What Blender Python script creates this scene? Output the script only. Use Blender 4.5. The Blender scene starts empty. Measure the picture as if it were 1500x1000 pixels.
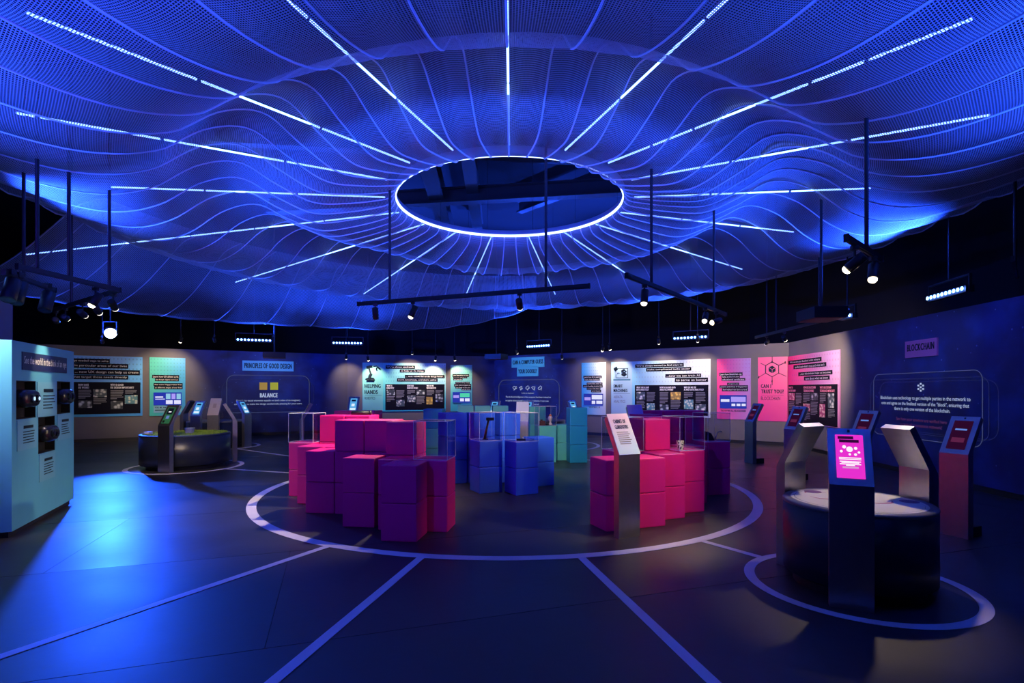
import bpy, bmesh, math, random
from mathutils import Vector, Matrix
random.seed(7)
PI = math.pi
scene = bpy.context.scene
COL = scene.collection

# ------------------------------------------------------------------ camera, world, exposure
F, HZ, CX, CAMH = 783.0, 571.0, 750.0, 1.6       # focal length / horizon in the 1500x1000 frame
cam_d = bpy.data.cameras.new('camera'); cam = bpy.data.objects.new('camera', cam_d); COL.objects.link(cam)
cam_d.sensor_width = 36.0; cam_d.lens = 36.0 * F / 1500.0
cam_d.shift_y = (HZ - 500.0) / 1500.0
cam_d.clip_start = 0.05; cam_d.clip_end = 200
cam.location = (0, 0, CAMH); cam.rotation_euler = (PI / 2, 0, 0)
scene.camera = cam
world = bpy.data.worlds.new('world'); scene.world = world; world.use_nodes = True
world.node_tree.nodes['Background'].inputs[0].default_value = (0.05, 0.12, 1.0, 1)
world.node_tree.nodes['Background'].inputs[1].default_value = 0.004
scene.view_settings.view_transform = 'Standard'
scene.view_settings.look = 'None'
scene.view_settings.gamma = 1.0
scene.view_settings.use_curve_mapping = False
scene.view_settings.exposure = 0.0
scene.cycles.transparent_max_bounces = 32
BLUE = (0.016, 0.075, 1.0)
WARM = (1.0, 0.76, 0.50)
P_WASH = 4200.0          # watts of one blue LED wash bar
P_TRACK = 150.0          # watts of one warm track spot on the walls
WALLF = 3.8
P_STAGE = 4400.0        # watts of the blue stage light

# ------------------------------------------------------------------ helpers
def fl(px, py):
    d = CAMH * F / (py - HZ)
    return Vector(((px - CX) / F * d, d, 0.0))
def at(px, py, d):
    return Vector(((px - CX) / F * d, d, CAMH - (py - HZ) / F * d))
def at_z(px, py, z):
    d = (z - CAMH) * F / (HZ - py)
    return at(px, py, d)

class MB:
    def __init__(s): s.v = []; s.f = []; s.uv = None
    def box(s, x0, x1, y0, y1, z0, z1):
        n = len(s.v)
        s.v += [(x0,y0,z0),(x1,y0,z0),(x1,y1,z0),(x0,y1,z0),(x0,y0,z1),(x1,y0,z1),(x1,y1,z1),(x0,y1,z1)]
        s.f += [(n,n+3,n+2,n+1),(n+4,n+5,n+6,n+7),(n,n+1,n+5,n+4),(n+1,n+2,n+6,n+5),(n+2,n+3,n+7,n+6),(n+3,n,n+4,n+7)]
        return s
    def tube(s, pts, r, k=8, cap=True, closed=False):
        n0 = len(s.v); P = [Vector(p) for p in pts]; m = len(P)
        ref = None
        for i, p in enumerate(P):
            if closed: t = (P[(i+1) % m] - P[i-1])
            else: t = (P[min(i+1, m-1)] - P[max(i-1, 0)])
            t.normalize()
            if ref is None: ref = Vector((0,0,1)) if abs(t.z) < 0.9 else Vector((1,0,0))
            a = t.cross(ref); a.normalize(); b = a.cross(t); ref = b
            rr = r[i] if isinstance(r, (list, tuple)) else r
            for j in range(k):
                q = 2*PI*j/k
                s.v.append(tuple(p + a*(math.cos(q)*rr) + b*(math.sin(q)*rr)))
        for i in range(m if closed else m-1):
            for j in range(k):
                a0 = n0+i*k+j; a1 = n0+i*k+(j+1) % k
                b0 = n0+((i+1) % m)*k+j; b1 = n0+((i+1) % m)*k+(j+1) % k
                s.f.append((a0,a1,b1,b0))
        if cap and not closed:
            s.f.append(tuple(n0+j for j in reversed(range(k))))
            s.f.append(tuple(n0+(m-1)*k+j for j in range(k)))
        return s
    def lathe(s, prof, k=48, c=(0,0,0), cap=True):
        n0 = len(s.v); m = len(prof)
        for r, z in prof:
            for j in range(k):
                a = 2*PI*j/k
                s.v.append((c[0]+r*math.cos(a), c[1]+r*math.sin(a), c[2]+z))
        for i in range(m-1):
            for j in range(k):
                s.f.append((n0+i*k+j, n0+i*k+(j+1) % k, n0+(i+1)*k+(j+1) % k, n0+(i+1)*k+j))
        if cap:
            s.f.append(tuple(n0+j for j in reversed(range(k)))); s.f.append(tuple(n0+(m-1)*k+j for j in range(k)))
        return s
    def prism_x(s, prof, x0, x1):                    # profile in (y,z), extruded along x
        n = len(s.v); m = len(prof)
        s.v += [(x0, y, z) for y, z in prof] + [(x1, y, z) for y, z in prof]
        s.f += [tuple(n+i for i in range(m)), tuple(n+m+i for i in reversed(range(m)))]
        for i in range(m):
            j = (i+1) % m; s.f.append((n+j, n+i, n+m+i, n+m+j))
        return s
    def prism_z(s, poly, z0, z1):
        n = len(s.v); m = len(poly)
        s.v += [(x, y, z0) for x, y in poly] + [(x, y, z1) for x, y in poly]
        s.f += [tuple(n+i for i in reversed(range(m))), tuple(n+m+i for i in range(m))]
        for i in range(m):
            j = (i+1) % m; s.f.append((n+i, n+j, n+m+j, n+m+i))
        return s
    def prism_y(s, poly, y0, y1):                    # profile in (x,z)
        n = len(s.v); m = len(poly)
        s.v += [(x, y0, z) for x, z in poly] + [(x, y1, z) for x, z in poly]
        s.f += [tuple(n+i for i in range(m)), tuple(n+m+i for i in reversed(range(m)))]
        for i in range(m):
            j = (i+1) % m; s.f.append((n+j, n+i, n+m+i, n+m+j))
        return s
    def mesh(s, name, smooth=False):
        me = bpy.data.meshes.new(name); me.from_pydata(s.v, [], s.f); me.update()
        bm = bmesh.new(); bm.from_mesh(me); bmesh.ops.recalc_face_normals(bm, faces=bm.faces); bm.to_mesh(me); bm.free()
        if smooth:
            me.polygons.foreach_set('use_smooth', [True]*len(me.polygons))
        return me
    def build(s, name, m, parent=None, smooth=False, loc=None, rz=0):
        return link(name, s.mesh(name, smooth), m, parent, loc, rz)

def link(name, me, m, parent=None, loc=None, rz=0):
    o = bpy.data.objects.new(name, me); COL.objects.link(o)
    if m is not None and len(me.materials) == 0: me.materials.append(m)
    if parent is not None: o.parent = parent
    if loc is not None: o.location = loc
    if rz: o.rotation_euler = (0, 0, rz)
    return o
def tag(o, label, cat, group=None):
    o['label'] = label; o['category'] = cat
    if group: o['group'] = group
    return o
def thing(name, label, cat, loc=(0,0,0), rz=0, group=None):
    o = bpy.data.objects.new(name, None); COL.objects.link(o); o.empty_display_size = 0.1
    o.location = loc; o.rotation_euler = (0, 0, rz)
    return tag(o, label, cat, group)
def struct(o):
    o['kind'] = 'structure'; return o
def spot(name, parent, loc, target, color, watts, deg, blend=0.5, r=0.04):
    l = bpy.data.lights.new(name, 'SPOT'); l.color = color; l.energy = watts
    l.spot_size = math.radians(deg); l.spot_blend = blend; l.shadow_soft_size = r
    o = bpy.data.objects.new(name, l); COL.objects.link(o); o.parent = parent
    o.location = loc
    o.rotation_euler = (Vector(target) - Vector(loc)).to_track_quat('-Z', 'Y').to_euler()
    return o

# ------------------------------------------------------------------ materials
MATS = {}
def pm(name, col, rough=0.5, metal=0.0, emit=None, es=0.0, spec=0.5, noise=0.0, nscale=6.0, bump=0.0, bscale=60.0):
    if name in MATS: return MATS[name]
    m = bpy.data.materials.new(name); m.use_nodes = True; nt = m.node_tree; b = nt.nodes['Principled BSDF']
    b.inputs['Base Color'].default_value = (*col, 1); b.inputs['Roughness'].default_value = rough
    b.inputs['Metallic'].default_value = metal; b.inputs['Specular IOR Level'].default_value = spec
    if emit: b.inputs['Emission Color'].default_value = (*emit, 1); b.inputs['Emission Strength'].default_value = es
    if noise or bump:
        tc = nt.nodes.new('ShaderNodeTexCoord'); nz = nt.nodes.new('ShaderNodeTexNoise'); nz.inputs['Scale'].default_value = nscale
        nz.inputs['Detail'].default_value = 4
        nt.links.new(tc.outputs['Object'], nz.inputs['Vector'])
        if noise:
            mx = nt.nodes.new('ShaderNodeMix'); mx.data_type = 'RGBA'
            mx.inputs[6].default_value = (*[c*(1-noise) for c in col], 1); mx.inputs[7].default_value = (*[min(1, c*(1+noise)) for c in col], 1)
            nt.links.new(nz.outputs['Fac'], mx.inputs[0]); nt.links.new(mx.outputs[2], b.inputs['Base Color'])
        if bump:
            n2 = nt.nodes.new('ShaderNodeTexNoise'); n2.inputs['Scale'].default_value = bscale; nt.links.new(tc.outputs['Object'], n2.inputs['Vector'])
            bp = nt.nodes.new('ShaderNodeBump'); bp.inputs['Strength'].default_value = bump; bp.inputs['Distance'].default_value = 0.01
            nt.links.new(n2.outputs['Fac'], bp.inputs['Height']); nt.links.new(bp.outputs['Normal'], b.inputs['Normal'])
    MATS[name] = m; return m
def em(name, col, s):
    if name in MATS: return MATS[name]
    m = bpy.data.materials.new(name); m.use_nodes = True; nt = m.node_tree; nt.nodes.clear()
    e = nt.nodes.new('ShaderNodeEmission'); e.inputs[0].default_value = (*col, 1); e.inputs[1].default_value = s
    o = nt.nodes.new('ShaderNodeOutputMaterial'); nt.links.new(e.outputs[0], o.inputs[0]); MATS[name] = m; return m
class NT:                                            # tiny node-graph helper
    def __init__(s, m): s.nt = m.node_tree; s.n = s.nt.nodes; s.l = s.nt.links
    def math(s, op, a, b=None, clamp=False):
        n = s.n.new('ShaderNodeMath'); n.operation = op; n.use_clamp = clamp
        for i, x in enumerate((a, b)):
            if x is None: continue
            if isinstance(x, (int, float)): n.inputs[i].default_value = x
            else: s.l.new(x, n.inputs[i])
        return n.outputs[0]
    def mix(s, f, a, b):
        n = s.n.new('ShaderNodeMix'); n.data_type = 'RGBA'
        for i, x in ((0, f), (6, a), (7, b)):
            if isinstance(x, (int, float)): n.inputs[i].default_value = x
            elif isinstance(x, tuple): n.inputs[i].default_value = (*x, 1)
            else: s.l.new(x, n.inputs[i])
        return n.outputs[2]
    def uv(s):
        n = s.n.new('ShaderNodeTexCoord'); sp = s.n.new('ShaderNodeSeparateXYZ'); s.l.new(n.outputs['UV'], sp.inputs[0])
        s.tc = n
        return sp.outputs[0], sp.outputs[1]
    def sstep(s, x, a, b):
        n = s.n.new('ShaderNodeMapRange'); n.interpolation_type = 'SMOOTHSTEP'
        s.l.new(x, n.inputs[0]); n.inputs[1].default_value = a; n.inputs[2].default_value = b
        return n.outputs[0]

def poster_mat(name, tl, tr, bl, br, mark=(0.05,0.25,0.3), nx=22, ny=11, vmin=0.55, umin=0.0):
    if name in MATS: return MATS[name]
    m = bpy.data.materials.new(name); m.use_nodes = True; g = NT(m); b = g.n['Principled BSDF']
    u, v = g.uv()
    top = g.mix(g.sstep(u, 0, 1), tl, tr); bot = g.mix(g.sstep(u, 0, 1), bl, br)
    c = g.mix(g.sstep(v, 0, 1), bot, top)
    fu = g.math('ABSOLUTE', g.math('SUBTRACT', g.math('FRACT', g.math('MULTIPLY', u, nx)), 0.5))
    fv = g.math('ABSOLUTE', g.math('SUBTRACT', g.math('FRACT', g.math('MULTIPLY', v, ny)), 0.5))
    k = g.math('MULTIPLY', g.math('LESS_THAN', g.math('ADD', fu, fv), 0.22), g.math('GREATER_THAN', v, vmin))
    k = g.math('MULTIPLY', k, g.math('GREATER_THAN', u, umin))
    c = g.mix(g.math('MULTIPLY', k, 0.45), c, mark)
    g.l.new(c, b.inputs['Base Color']); b.inputs['Roughness'].default_value = 0.45
    MATS[name] = m; return m
def photo_mat(i):
    nm = 'printed_photo_%d' % i
    if nm in MATS: return MATS[nm]
    pal = [((.02,.03,.04),(.55,.6,.6)), ((.05,.08,.1),(.75,.75,.7)), ((.3,.2,.05),(.8,.55,.1)), ((.08,.25,.3),(.7,.75,.55)), ((.4,.05,.15),(.9,.75,.6))][i % 5]
    m = bpy.data.materials.new(nm); m.use_nodes = True; g = NT(m); b = g.n['Principled BSDF']
    tc = g.n.new('ShaderNodeTexCoord'); nz = g.n.new('ShaderNodeTexVoronoi'); nz.inputs['Scale'].default_value = 9 + i
    g.l.new(tc.outputs['Object'], nz.inputs['Vector'])
    g.l.new(g.mix(g.sstep(nz.outputs['Distance'], 0.15, 0.6), pal[1], pal[0]), b.inputs['Base Color'])
    MATS[nm] = m; return m

M_BLACK = pm('black_print', (0.006,0.006,0.014), 0.6, spec=0.08)
M_WHITE = pm('white_print', (0.8,0.8,0.8), 0.5)
M_GREYTX = pm('grey_print', (0.16,0.16,0.18), 0.5)
M_DARKTX = pm('dark_print', (0.010,0.020,0.035), 0.6, spec=0.1)
M_METAL = pm('black_metal', (0.012,0.012,0.016), 0.45, 0.0)
M_STEEL = pm('brushed_steel', (0.52,0.50,0.49), 0.34, 1.0, noise=0.12, nscale=14, bump=0.03, bscale=90)
M_PROJ = em('projected_white', (0.55,0.66,1.0), 0.65)
M_PROJD = em('projected_faint', (0.16,0.2,0.5), 0.30)
M_LENS = em('warm_lamp_lens', (1.0,0.82,0.55), 14.0)
M_LENSW = em('dim_lamp_lens', (1.0,0.9,0.8), 2.5)
M_LED = em('blue_white_led', (0.17,0.32,1.0), 6.5)
M_RING = em('ring_led', (0.30,0.42,1.0), 5.0)
M_DOT = em('blue_led_dot', (0.10,0.25,1.0), 22.0)

def cube_mat(name, col):
    return pm(name, col, 0.42, 0.0, noise=0.06, nscale=3, spec=0.35)
M_PINK = cube_mat('magenta_laminate', (0.80,0.015,0.24))
M_BLUEC = cube_mat('ultramarine_laminate', (0.02,0.10,0.72))
M_TEAL = cube_mat('teal_laminate', (0.10,0.52,0.50))
M_CER = cube_mat('cerulean_laminate', (0.01,0.26,0.52))

def acrylic():
    m = bpy.data.materials.new('clear_acrylic'); m.use_nodes = True; g = NT(m); g.n.clear()
    t = g.n.new('ShaderNodeBsdfTransparent'); t.inputs[0].default_value = (0.93,0.94,0.97,1)
    gl = g.n.new('ShaderNodeBsdfGlossy'); gl.inputs['Roughness'].default_value = 0.02
    lw = g.n.new('ShaderNodeLayerWeight'); lw.inputs[0].default_value = 0.5
    fr = g.math('ADD', g.math('MULTIPLY', g.math('POWER', lw.outputs['Facing'], 4.0), 0.5), 0.035)
    mx = g.n.new('ShaderNodeMixShader'); o = g.n.new('ShaderNodeOutputMaterial')
    g.l.new(fr, mx.inputs[0]); g.l.new(t.outputs[0], mx.inputs[1]); g.l.new(gl.outputs[0], mx.inputs[2]); g.l.new(mx.outputs[0], o.inputs[0])
    return m
M_ACR = acrylic()
M_ACRE = pm('acrylic_edge', (0.75,0.78,0.85), 0.25)

# ------------------------------------------------------------------ text
_txt = {}
def text_verts(body, bold):
    k = (body, bold)
    if k not in _txt:
        cu = bpy.data.curves.new('lettering', 'FONT'); cu.body = body; cu.resolution_u = 2; cu.fill_mode = 'FRONT'; cu.space_character = 1.14 if bold else 1.0
        cu.offset = 0.006 if bold else 0.003
        ob = bpy.data.objects.new('lettering', cu); COL.objects.link(ob)
        dg = bpy.context.evaluated_depsgraph_get()
        me = bpy.data.meshes.new_from_object(ob.evaluated_get(dg))
        v = [(p.co.x, p.co.y) for p in me.vertices]; f = [tuple(p.vertices) for p in me.polygons]
        bpy.data.objects.remove(ob); bpy.data.curves.remove(cu); bpy.data.meshes.remove(me)
        _txt[k] = (v, f)
    return _txt[k]
def embolden(V, f, cw, back):                       # heavier strokes: the glyphs repeated a hair to each side
    n = len(V); V2 = list(V); f2 = list(f)
    for k, dx in enumerate((-0.085*cw, 0.085*cw)):
        V2 += [(p[0]+dx, p[1]+back.y*(k+1), p[2]+back.z*(k+1)) for p in V]; f2 += [tuple(i+n*(k+1) for i in q) for q in f]
    return V2, f2
def lettering(body, x0, x1, z0, z1, y, m, parent, bold=False, name='lettering'):
    v, f = text_verts(body, bold)
    ax = min(p[0] for p in v); bx = max(p[0] for p in v); ay = min(p[1] for p in v); by = max(p[1] for p in v)
    V = [(x0+(p[0]-ax)/(bx-ax)*(x1-x0), y, z0+(p[1]-ay)/(by-ay)*(z1-z0)) for p in v]
    if bold: V, f = embolden(V, f, (x1-x0)/max(4, len(body)), Vector((0, 0.0002, 0)))
    me = bpy.data.meshes.new(name); me.from_pydata(V, [], f); me.update()
    return link(name, me, m, parent)

# ------------------------------------------------------------------ setting: floor, walls, ceiling
m = bpy.data.materials.new('dark_vinyl'); m.use_nodes = True; g = NT(m); b = g.n['Principled BSDF']
tc = g.n.new('ShaderNodeTexCoord'); nz = g.n.new('ShaderNodeTexNoise'); nz.inputs['Scale'].default_value = 1.3; nz.inputs['Detail'].default_value = 6
g.l.new(tc.outputs['Object'], nz.inputs['Vector'])
g.l.new(g.mix(nz.outputs['Fac'], (0.022,0.021,0.024), (0.045,0.043,0.048)), b.inputs['Base Color'])
mr = g.n.new('ShaderNodeMapRange'); g.l.new(nz.outputs['Fac'], mr.inputs[0]); mr.inputs[3].default_value = 0.30; mr.inputs[4].default_value = 0.46
oi = g.n.new('ShaderNodeObjectInfo')
g.l.new(g.math('ADD', mr.outputs[0], g.math('MULTIPLY', oi.outputs['Random'], 0.10)), b.inputs['Roughness'])
n2 = g.n.new('ShaderNodeTexNoise'); n2.inputs['Scale'].default_value = 5; n2.inputs['Detail'].default_value = 5; g.l.new(tc.outputs['Object'], n2.inputs['Vector'])
bp = g.n.new('ShaderNodeBump'); bp.inputs['Strength'].default_value = 0.10; bp.inputs['Distance'].default_value = 0.02
g.l.new(n2.outputs['Fac'], bp.inputs['Height']); g.l.new(bp.outputs[0], b.inputs['Normal'])
M_FLOOR = m
FX0, FX1, FY0, FY1 = -19.0, 10.5, -5.0, 23.5
floor = struct(MB().box(FX0, FX1, FY0, FY1, -0.08, -0.004).build('floor', pm('floor_joint', (0.005,0.005,0.006), 0.8)))
def clip(poly, ax, lim, keep_less):
    out = []
    for i in range(len(poly)):
        a = poly[i]; c = poly[(i+1) % len(poly)]
        ia = (a[ax] <= lim) == keep_less; ic = (c[ax] <= lim) == keep_less
        if ia: out.append(a)
        if ia != ic:
            t = (lim-a[ax])/(c[ax]-a[ax]); out.append((a[0]+t*(c[0]-a[0]), a[1]+t*(c[1]-a[1])))
    return out
sa = math.atan(0.335); e1 = (math.cos(sa), math.sin(sa)); e2 = (-math.sin(sa), math.cos(sa)); SO = (-4.38, 4.57)
for k in range(-9, 16):
    w0, w1 = k*2.1+0.003, (k+1)*2.1-0.003
    for j in range(-3, 4):
        l0, l1 = 0.30+(k % 2)*2.0+j*9.0+0.002, 0.30+(k % 2)*2.0+(j+1)*9.0-0.002
        p = [(SO[0]+e1[0]*l+e2[0]*w, SO[1]+e1[1]*l+e2[1]*w) for l, w in ((l0,w0),(l1,w0),(l1,w1),(l0,w1))]
        for ax, lim, kl in ((0,FX0,False),(0,FX1,True),(1,FY0,False),(1,FY1,True)):
            if p: p = clip(p, ax, lim, kl)
        if len(p) >= 3:
            MB().prism_z(p, -0.004, 0.0).build('floor_sheet', M_FLOOR, floor)

WH = 2.95
WV = [(-17.5,13.4), (-9.8,18.4), (-6.25,20.3), (-0.7,21.5), (7.9,15.25), (6.4,-3.75)]
class Wall:
    def __init__(s, a, c):
        s.a = Vector((*a, 0)); s.c = Vector((*c, 0)); s.d = (s.c-s.a); s.L = s.d.length; s.d.normalize()
        s.n = Vector((s.d.y, -s.d.x, 0)); s.rz = math.atan2(s.d.y, s.d.x)
    def hit(s, px):
        t = (px-CX)/F                                # X = t*Y on the sight line; a + u*d on it
        u = (t*s.a.y - s.a.x)/(s.d.x - t*s.d.y)
        return u, s.a.y + u*s.d.y                    # along-wall metres, depth
    def sz(s, px, py):
        u, d = s.hit(px); return u, CAMH-(py-HZ)/F*d
def wall_mat(name, zones):
    m = bpy.data.materials.new(name); m.use_nodes = True; g = NT(m); b = g.n['Principled BSDF']
    u, v = g.uv()
    nz = g.n.new('ShaderNodeTexNoise'); nz.inputs['Scale'].default_value = 3.0; g.l.new(g.tc.outputs['UV'], nz.inputs['Vector'])
    base = g.mix(nz.outputs['Fac'], (0.125,0.113,0.122), (0.15,0.135,0.145))
    f = None
    for z0, z1, soft in zones:
        k = g.math('MULTIPLY', g.sstep(u, z0-soft, z0+soft), g.math('SUBTRACT', 1.0, g.sstep(u, z1-soft, z1+soft)))
        f = k if f is None else g.math('MAXIMUM', f, k)
    if f is not None:
        vo = g.n.new('ShaderNodeTexVoronoi'); vo.inputs['Scale'].default_value = 5.0; g.l.new(g.tc.outputs['UV'], vo.inputs['Vector'])
        star = g.math('LESS_THAN', vo.outputs['Distance'], 0.075)
        n3 = g.n.new('ShaderNodeTexNoise'); n3.inputs['Scale'].default_value = 1.2; n3.inputs['Detail'].default_value = 5; g.l.new(g.tc.outputs['UV'], n3.inputs['Vector'])
        navy = g.mix(g.sstep(n3.outputs['Fac'], 0.4, 0.7), (0.022,0.026,0.12), (0.03,0.06,0.24))
        navy = g.mix(g.math('MULTIPLY', star, g.math('MULTIPLY', n3.outputs['Fac'], 0.9)), navy, (0.25,0.38,0.7))
        base = g.mix(f, base, navy)
    g.l.new(base, b.inputs['Base Color']); b.inputs['Roughness'].default_value = 0.65
    return m
walls = [Wall(WV[i], WV[i+1]) for i in range(5)]
W_UX, W_BAL, W_HELP, W_AI, W_RIGHT = walls
def wall_build(name, w, zones):
    mb = MB(); L = w.L; T = 0.12
    me = mb.box(0, L, 0, T, 0.10, WH).mesh(name)
    uvl = me.uv_layers.new(name='UVMap')
    for lp in me.loops:
        co = me.vertices[lp.vertex_index].co; uvl.data[lp.index].uv = (co.x, co.z)
    o = struct(link(name, me, wall_mat(name+'_paint', zones), None, w.a, w.rz))
    bb = struct(MB().box(0, L, 0.035, T, 0, 0.10).build(name.replace('wall', 'baseboard'), M_METAL, None, False, w.a, w.rz))
    return o
wall_build('wall_back_left', W_UX, [(W_UX.hit(293)[0], 99, 0.9)])
wall_build('wall_back_blue', W_BAL, [(-9, W_BAL.hit(490)[0], 0.5)])
wall_build('wall_back_middle', W_HELP, [(W_HELP.hit(712)[0], 99, 0.25)])
wall_build('wall_back_right', W_AI, [(-9, W_AI.hit(835)[0], 0.45)])
wall_build('wall_right', W_RIGHT, [(W_RIGHT.hit(1250)[0], 99, 0.5)])
wl = Wall((-6.4,-3.75), (-7.1,7.6))
struct(MB().box(0, wl.L, 0, 0.15, 0, WH).build('wall_left', pm('grey_wall_paint', (0.20,0.18,0.18), 0.65), None, False, wl.a, wl.rz))
M_VOID = pm('black_void_paint', (0.005,0.006,0.010), 0.9)
CE = 6.9
struct(MB().box(FX0, FX1, FY0, FY1, CE, CE+0.1).build('ceiling', M_VOID))
struct(MB().box(FX0, FX1, FY1-0.1, FY1, 0, CE).build('wall_outer_back', M_VOID))
struct(MB().box(FX0, FX1, FY0, FY0+0.1, 0, CE).build('wall_outer_front', M_VOID))
struct(MB().box(FX0, FX0+0.1, FY0+0.1, FY1-0.1, 0, CE).build('wall_outer_left', M_VOID))
struct(MB().box(FX1-0.1, FX1, FY0+0.1, FY1-0.1, 0, CE).build('wall_outer_right', M_VOID))
M_BEAM = pm('dark_steel_beam', (0.028,0.028,0.034), 0.6)
def beam(p0, p1, w, h, n):
    d = Vector(p1)-Vector(p0); L = d.length; rz = math.atan2(d.y, d.x)
    mb = MB().box(0, L, -w/2, w/2, -h, -h+0.03).box(0, L, -w/2, w/2, -0.03, 0).box(0, L, -0.015, 0.015, -h+0.03, -0.03)
    struct(mb.build('trim_%d' % n, M_BEAM, None, False, p0, rz))
beam((-1.5,5.5,6.5), (-1.9,16,6.5), 0.35, 0.45, 1)
beam((-0.75,5.5,6.6), (-1.0,16,6.6), 0.28, 0.45, 2)
beam((-6,13.2,6.3), (7,11.2,6.3), 0.25, 0.35, 3)
beam((-6,10.8,6.88), (8,12.6,6.88), 0.2, 0.3, 4)
beam((0.2,14.5,6.7), (5.5,8.6,6.7), 0.2, 0.3, 5)

# ------------------------------------------------------------------ floor markings
M_LINE = pm('white_floor_tape', (0.72,0.68,0.72), 0.5, noise=0.08, nscale=5)
def ring(cx, cy, ro, w, label, n=160):
    v = []; f = []
    for i in range(n):
        a = 2*PI*i/n
        for r in (ro-w, ro): v += [(cx+r*math.cos(a), cy+r*math.sin(a), 0.0015), (cx+r*math.cos(a), cy+r*math.sin(a), 0.004)]
    for i in range(n):
        a = 4*i; c = 4*((i+1) % n)
        f += [(a+1,a+3,c+3,c+1), (a+2,c+2,c+3,a+3), (a,a+1,c+1,c)]
    mb = MB(); mb.v = v; mb.f = f
    return tag(mb.build('floor_ring', M_LINE), label, 'floor marking', 'white rings taped on the floor')
BC = (-0.1, 8.885)
ring(*BC, 3.87, 0.125, 'large white ring on the dark floor circling the stacks of coloured cubes')
T1 = (2.84, 4.41); T2 = (-6.82, 11.19); T3 = (-8.34, 15.2); T4 = (0.75, 15.6)
ring(*T1, 0.85, 0.085, 'white floor ring around the round table with the pink-screen kiosk', 96)
ring(*T2, 1.09, 0.09, 'white floor ring around the drum table topped with green turf', 96)
ring(*T3, 1.08, 0.09, 'white floor ring around the dark drum table below the BALANCE projection', 96)
ring(*T4, 1.80, 0.10, 'white floor ring behind the teal cubes near the doodle projection', 96)
def stripe(p0, p1, w, label):
    d = Vector((p1[0]-p0[0], p1[1]-p0[1], 0)); L = d.length
    o = MB().box(0, L, -w/2, w/2, 0.001, 0.0035).build('floor_stripe', M_LINE, None, False, (p0[0], p0[1], 0), math.atan2(d.y, d.x))
    return tag(o, label, 'floor marking', 'white stripes taped on the floor')
def radial(deg, r1, label):
    a = math.radians(deg); stripe((BC[0]+3.86*math.cos(a), BC[1]+3.86*math.sin(a)), (BC[0]+r1*math.cos(a), BC[1]+r1*math.sin(a)), 0.078, label)
radial(242.4, 12.0, 'white floor stripe running from the big ring across the blue light pool')
radial(258.5, 11.5, 'white floor stripe from the big ring below the nearest magenta stack')
radial(281.4, 11.5, 'white floor stripe from the big ring towards the cabinet of curiosities lectern')
for T, R, lb in ((T1, 0.85, 'short white floor stripe joining the big ring to the pink-screen table ring'), (T2, 1.09, 'white floor stripe joining the big ring to the turf table ring'),
             (T3, 1.08, 'white floor stripe joining the big ring to the ring below the BALANCE projection'), (T4, 1.80, 'white floor stripe joining the big ring to the ring behind the teal cubes')):
    dx, dy = T[0]-BC[0], T[1]-BC[1]; L = math.hypot(dx, dy)
    radial(math.degrees(math.atan2(dy, dx)), L-R, lb)

# ------------------------------------------------------------------ net canopy
CC = (-0.04, 8.9)
PROF = [(1.875,4.69),(1.93,4.60),(2.08,4.53),(2.6,4.42),(3.15,4.38),(3.7,4.60),(4.2,4.84),(4.75,4.72),(5.3,4.36),(5.8,4.20),(6.4,4.27),(7.2,4.56)]
def cat(P, t):
    n = len(P)-1; x = min(max(t, 0), 0.99999)*n; i = int(x); f = x-i
    p0, p1, p2, p3 = P[max(i-1,0)], P[i], P[i+1], P[min(i+2,n)]
    return tuple(0.5*((2*p1[k]) + (-p0[k]+p2[k])*f + (2*p0[k]-5*p1[k]+4*p2[k]-p3[k])*f*f + (-p0[k]+3*p1[k]-3*p2[k]+p3[k])*f**3) for k in (0,1))
NR = 51
def canopy_pt(th, t):
    r, z = cat(PROF, t); s = math.sin(th)
    k = 1.03+(0.13 if s > 0 else 0.28)*s
    f = ((th+PI/2)/(2*PI)*NR) % 1.0
    z += -0.22*max(0, s)*t + 0.10*max(0, -s)*math.sin(PI*min(1, t*1.2))
    z += (0.07*math.sin(3*th+0.8)+0.05*math.sin(5*th+2))*math.sin(PI*t)
    z -= 0.10*math.sin(PI*f)*t**3 - 0.035*math.sin(PI*f)*math.sin(PI*t)
    rr = 1.9+(r-1.9)*k + 1.6*max(0, -s)*max(0, (t-0.72)/0.28)**1.3
    return Vector((CC[0]+rr*math.cos(th), CC[1]+rr*math.sin(th), z))
PROF2 = [(7.3,5.05),(7.9,4.95),(8.5,4.55),(9.1,4.15),(9.7,3.85),(10.4,3.62),(10.7,3.66)]
def canopy2_pt(th, t):
    r, z = cat(PROF2, t); dg = math.degrees(th)
    k = 1.0
    if dg < 118: k = 0.10+0.90*math.sin(PI/2*max(0, (dg-84)/34.0))
    ext = 1.0+0.22*math.exp(-((dg-142)/22.0)**2)
    rr = 7.3+(r-7.3)*k*ext*(0.85+0.12*math.sin(math.radians(dg*5)))
    f = ((th+PI/2)/(2*PI)*NR) % 1.0
    zz = 5.05+(z-5.05)*(0.55+0.45*k) + 0.08*math.sin(4*th+1)*math.sin(PI*t) - 0.05*math.sin(PI*f)*t*t
    return Vector((CC[0]+rr*math.cos(th), CC[1]+rr*math.sin(th), zz))
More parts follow.
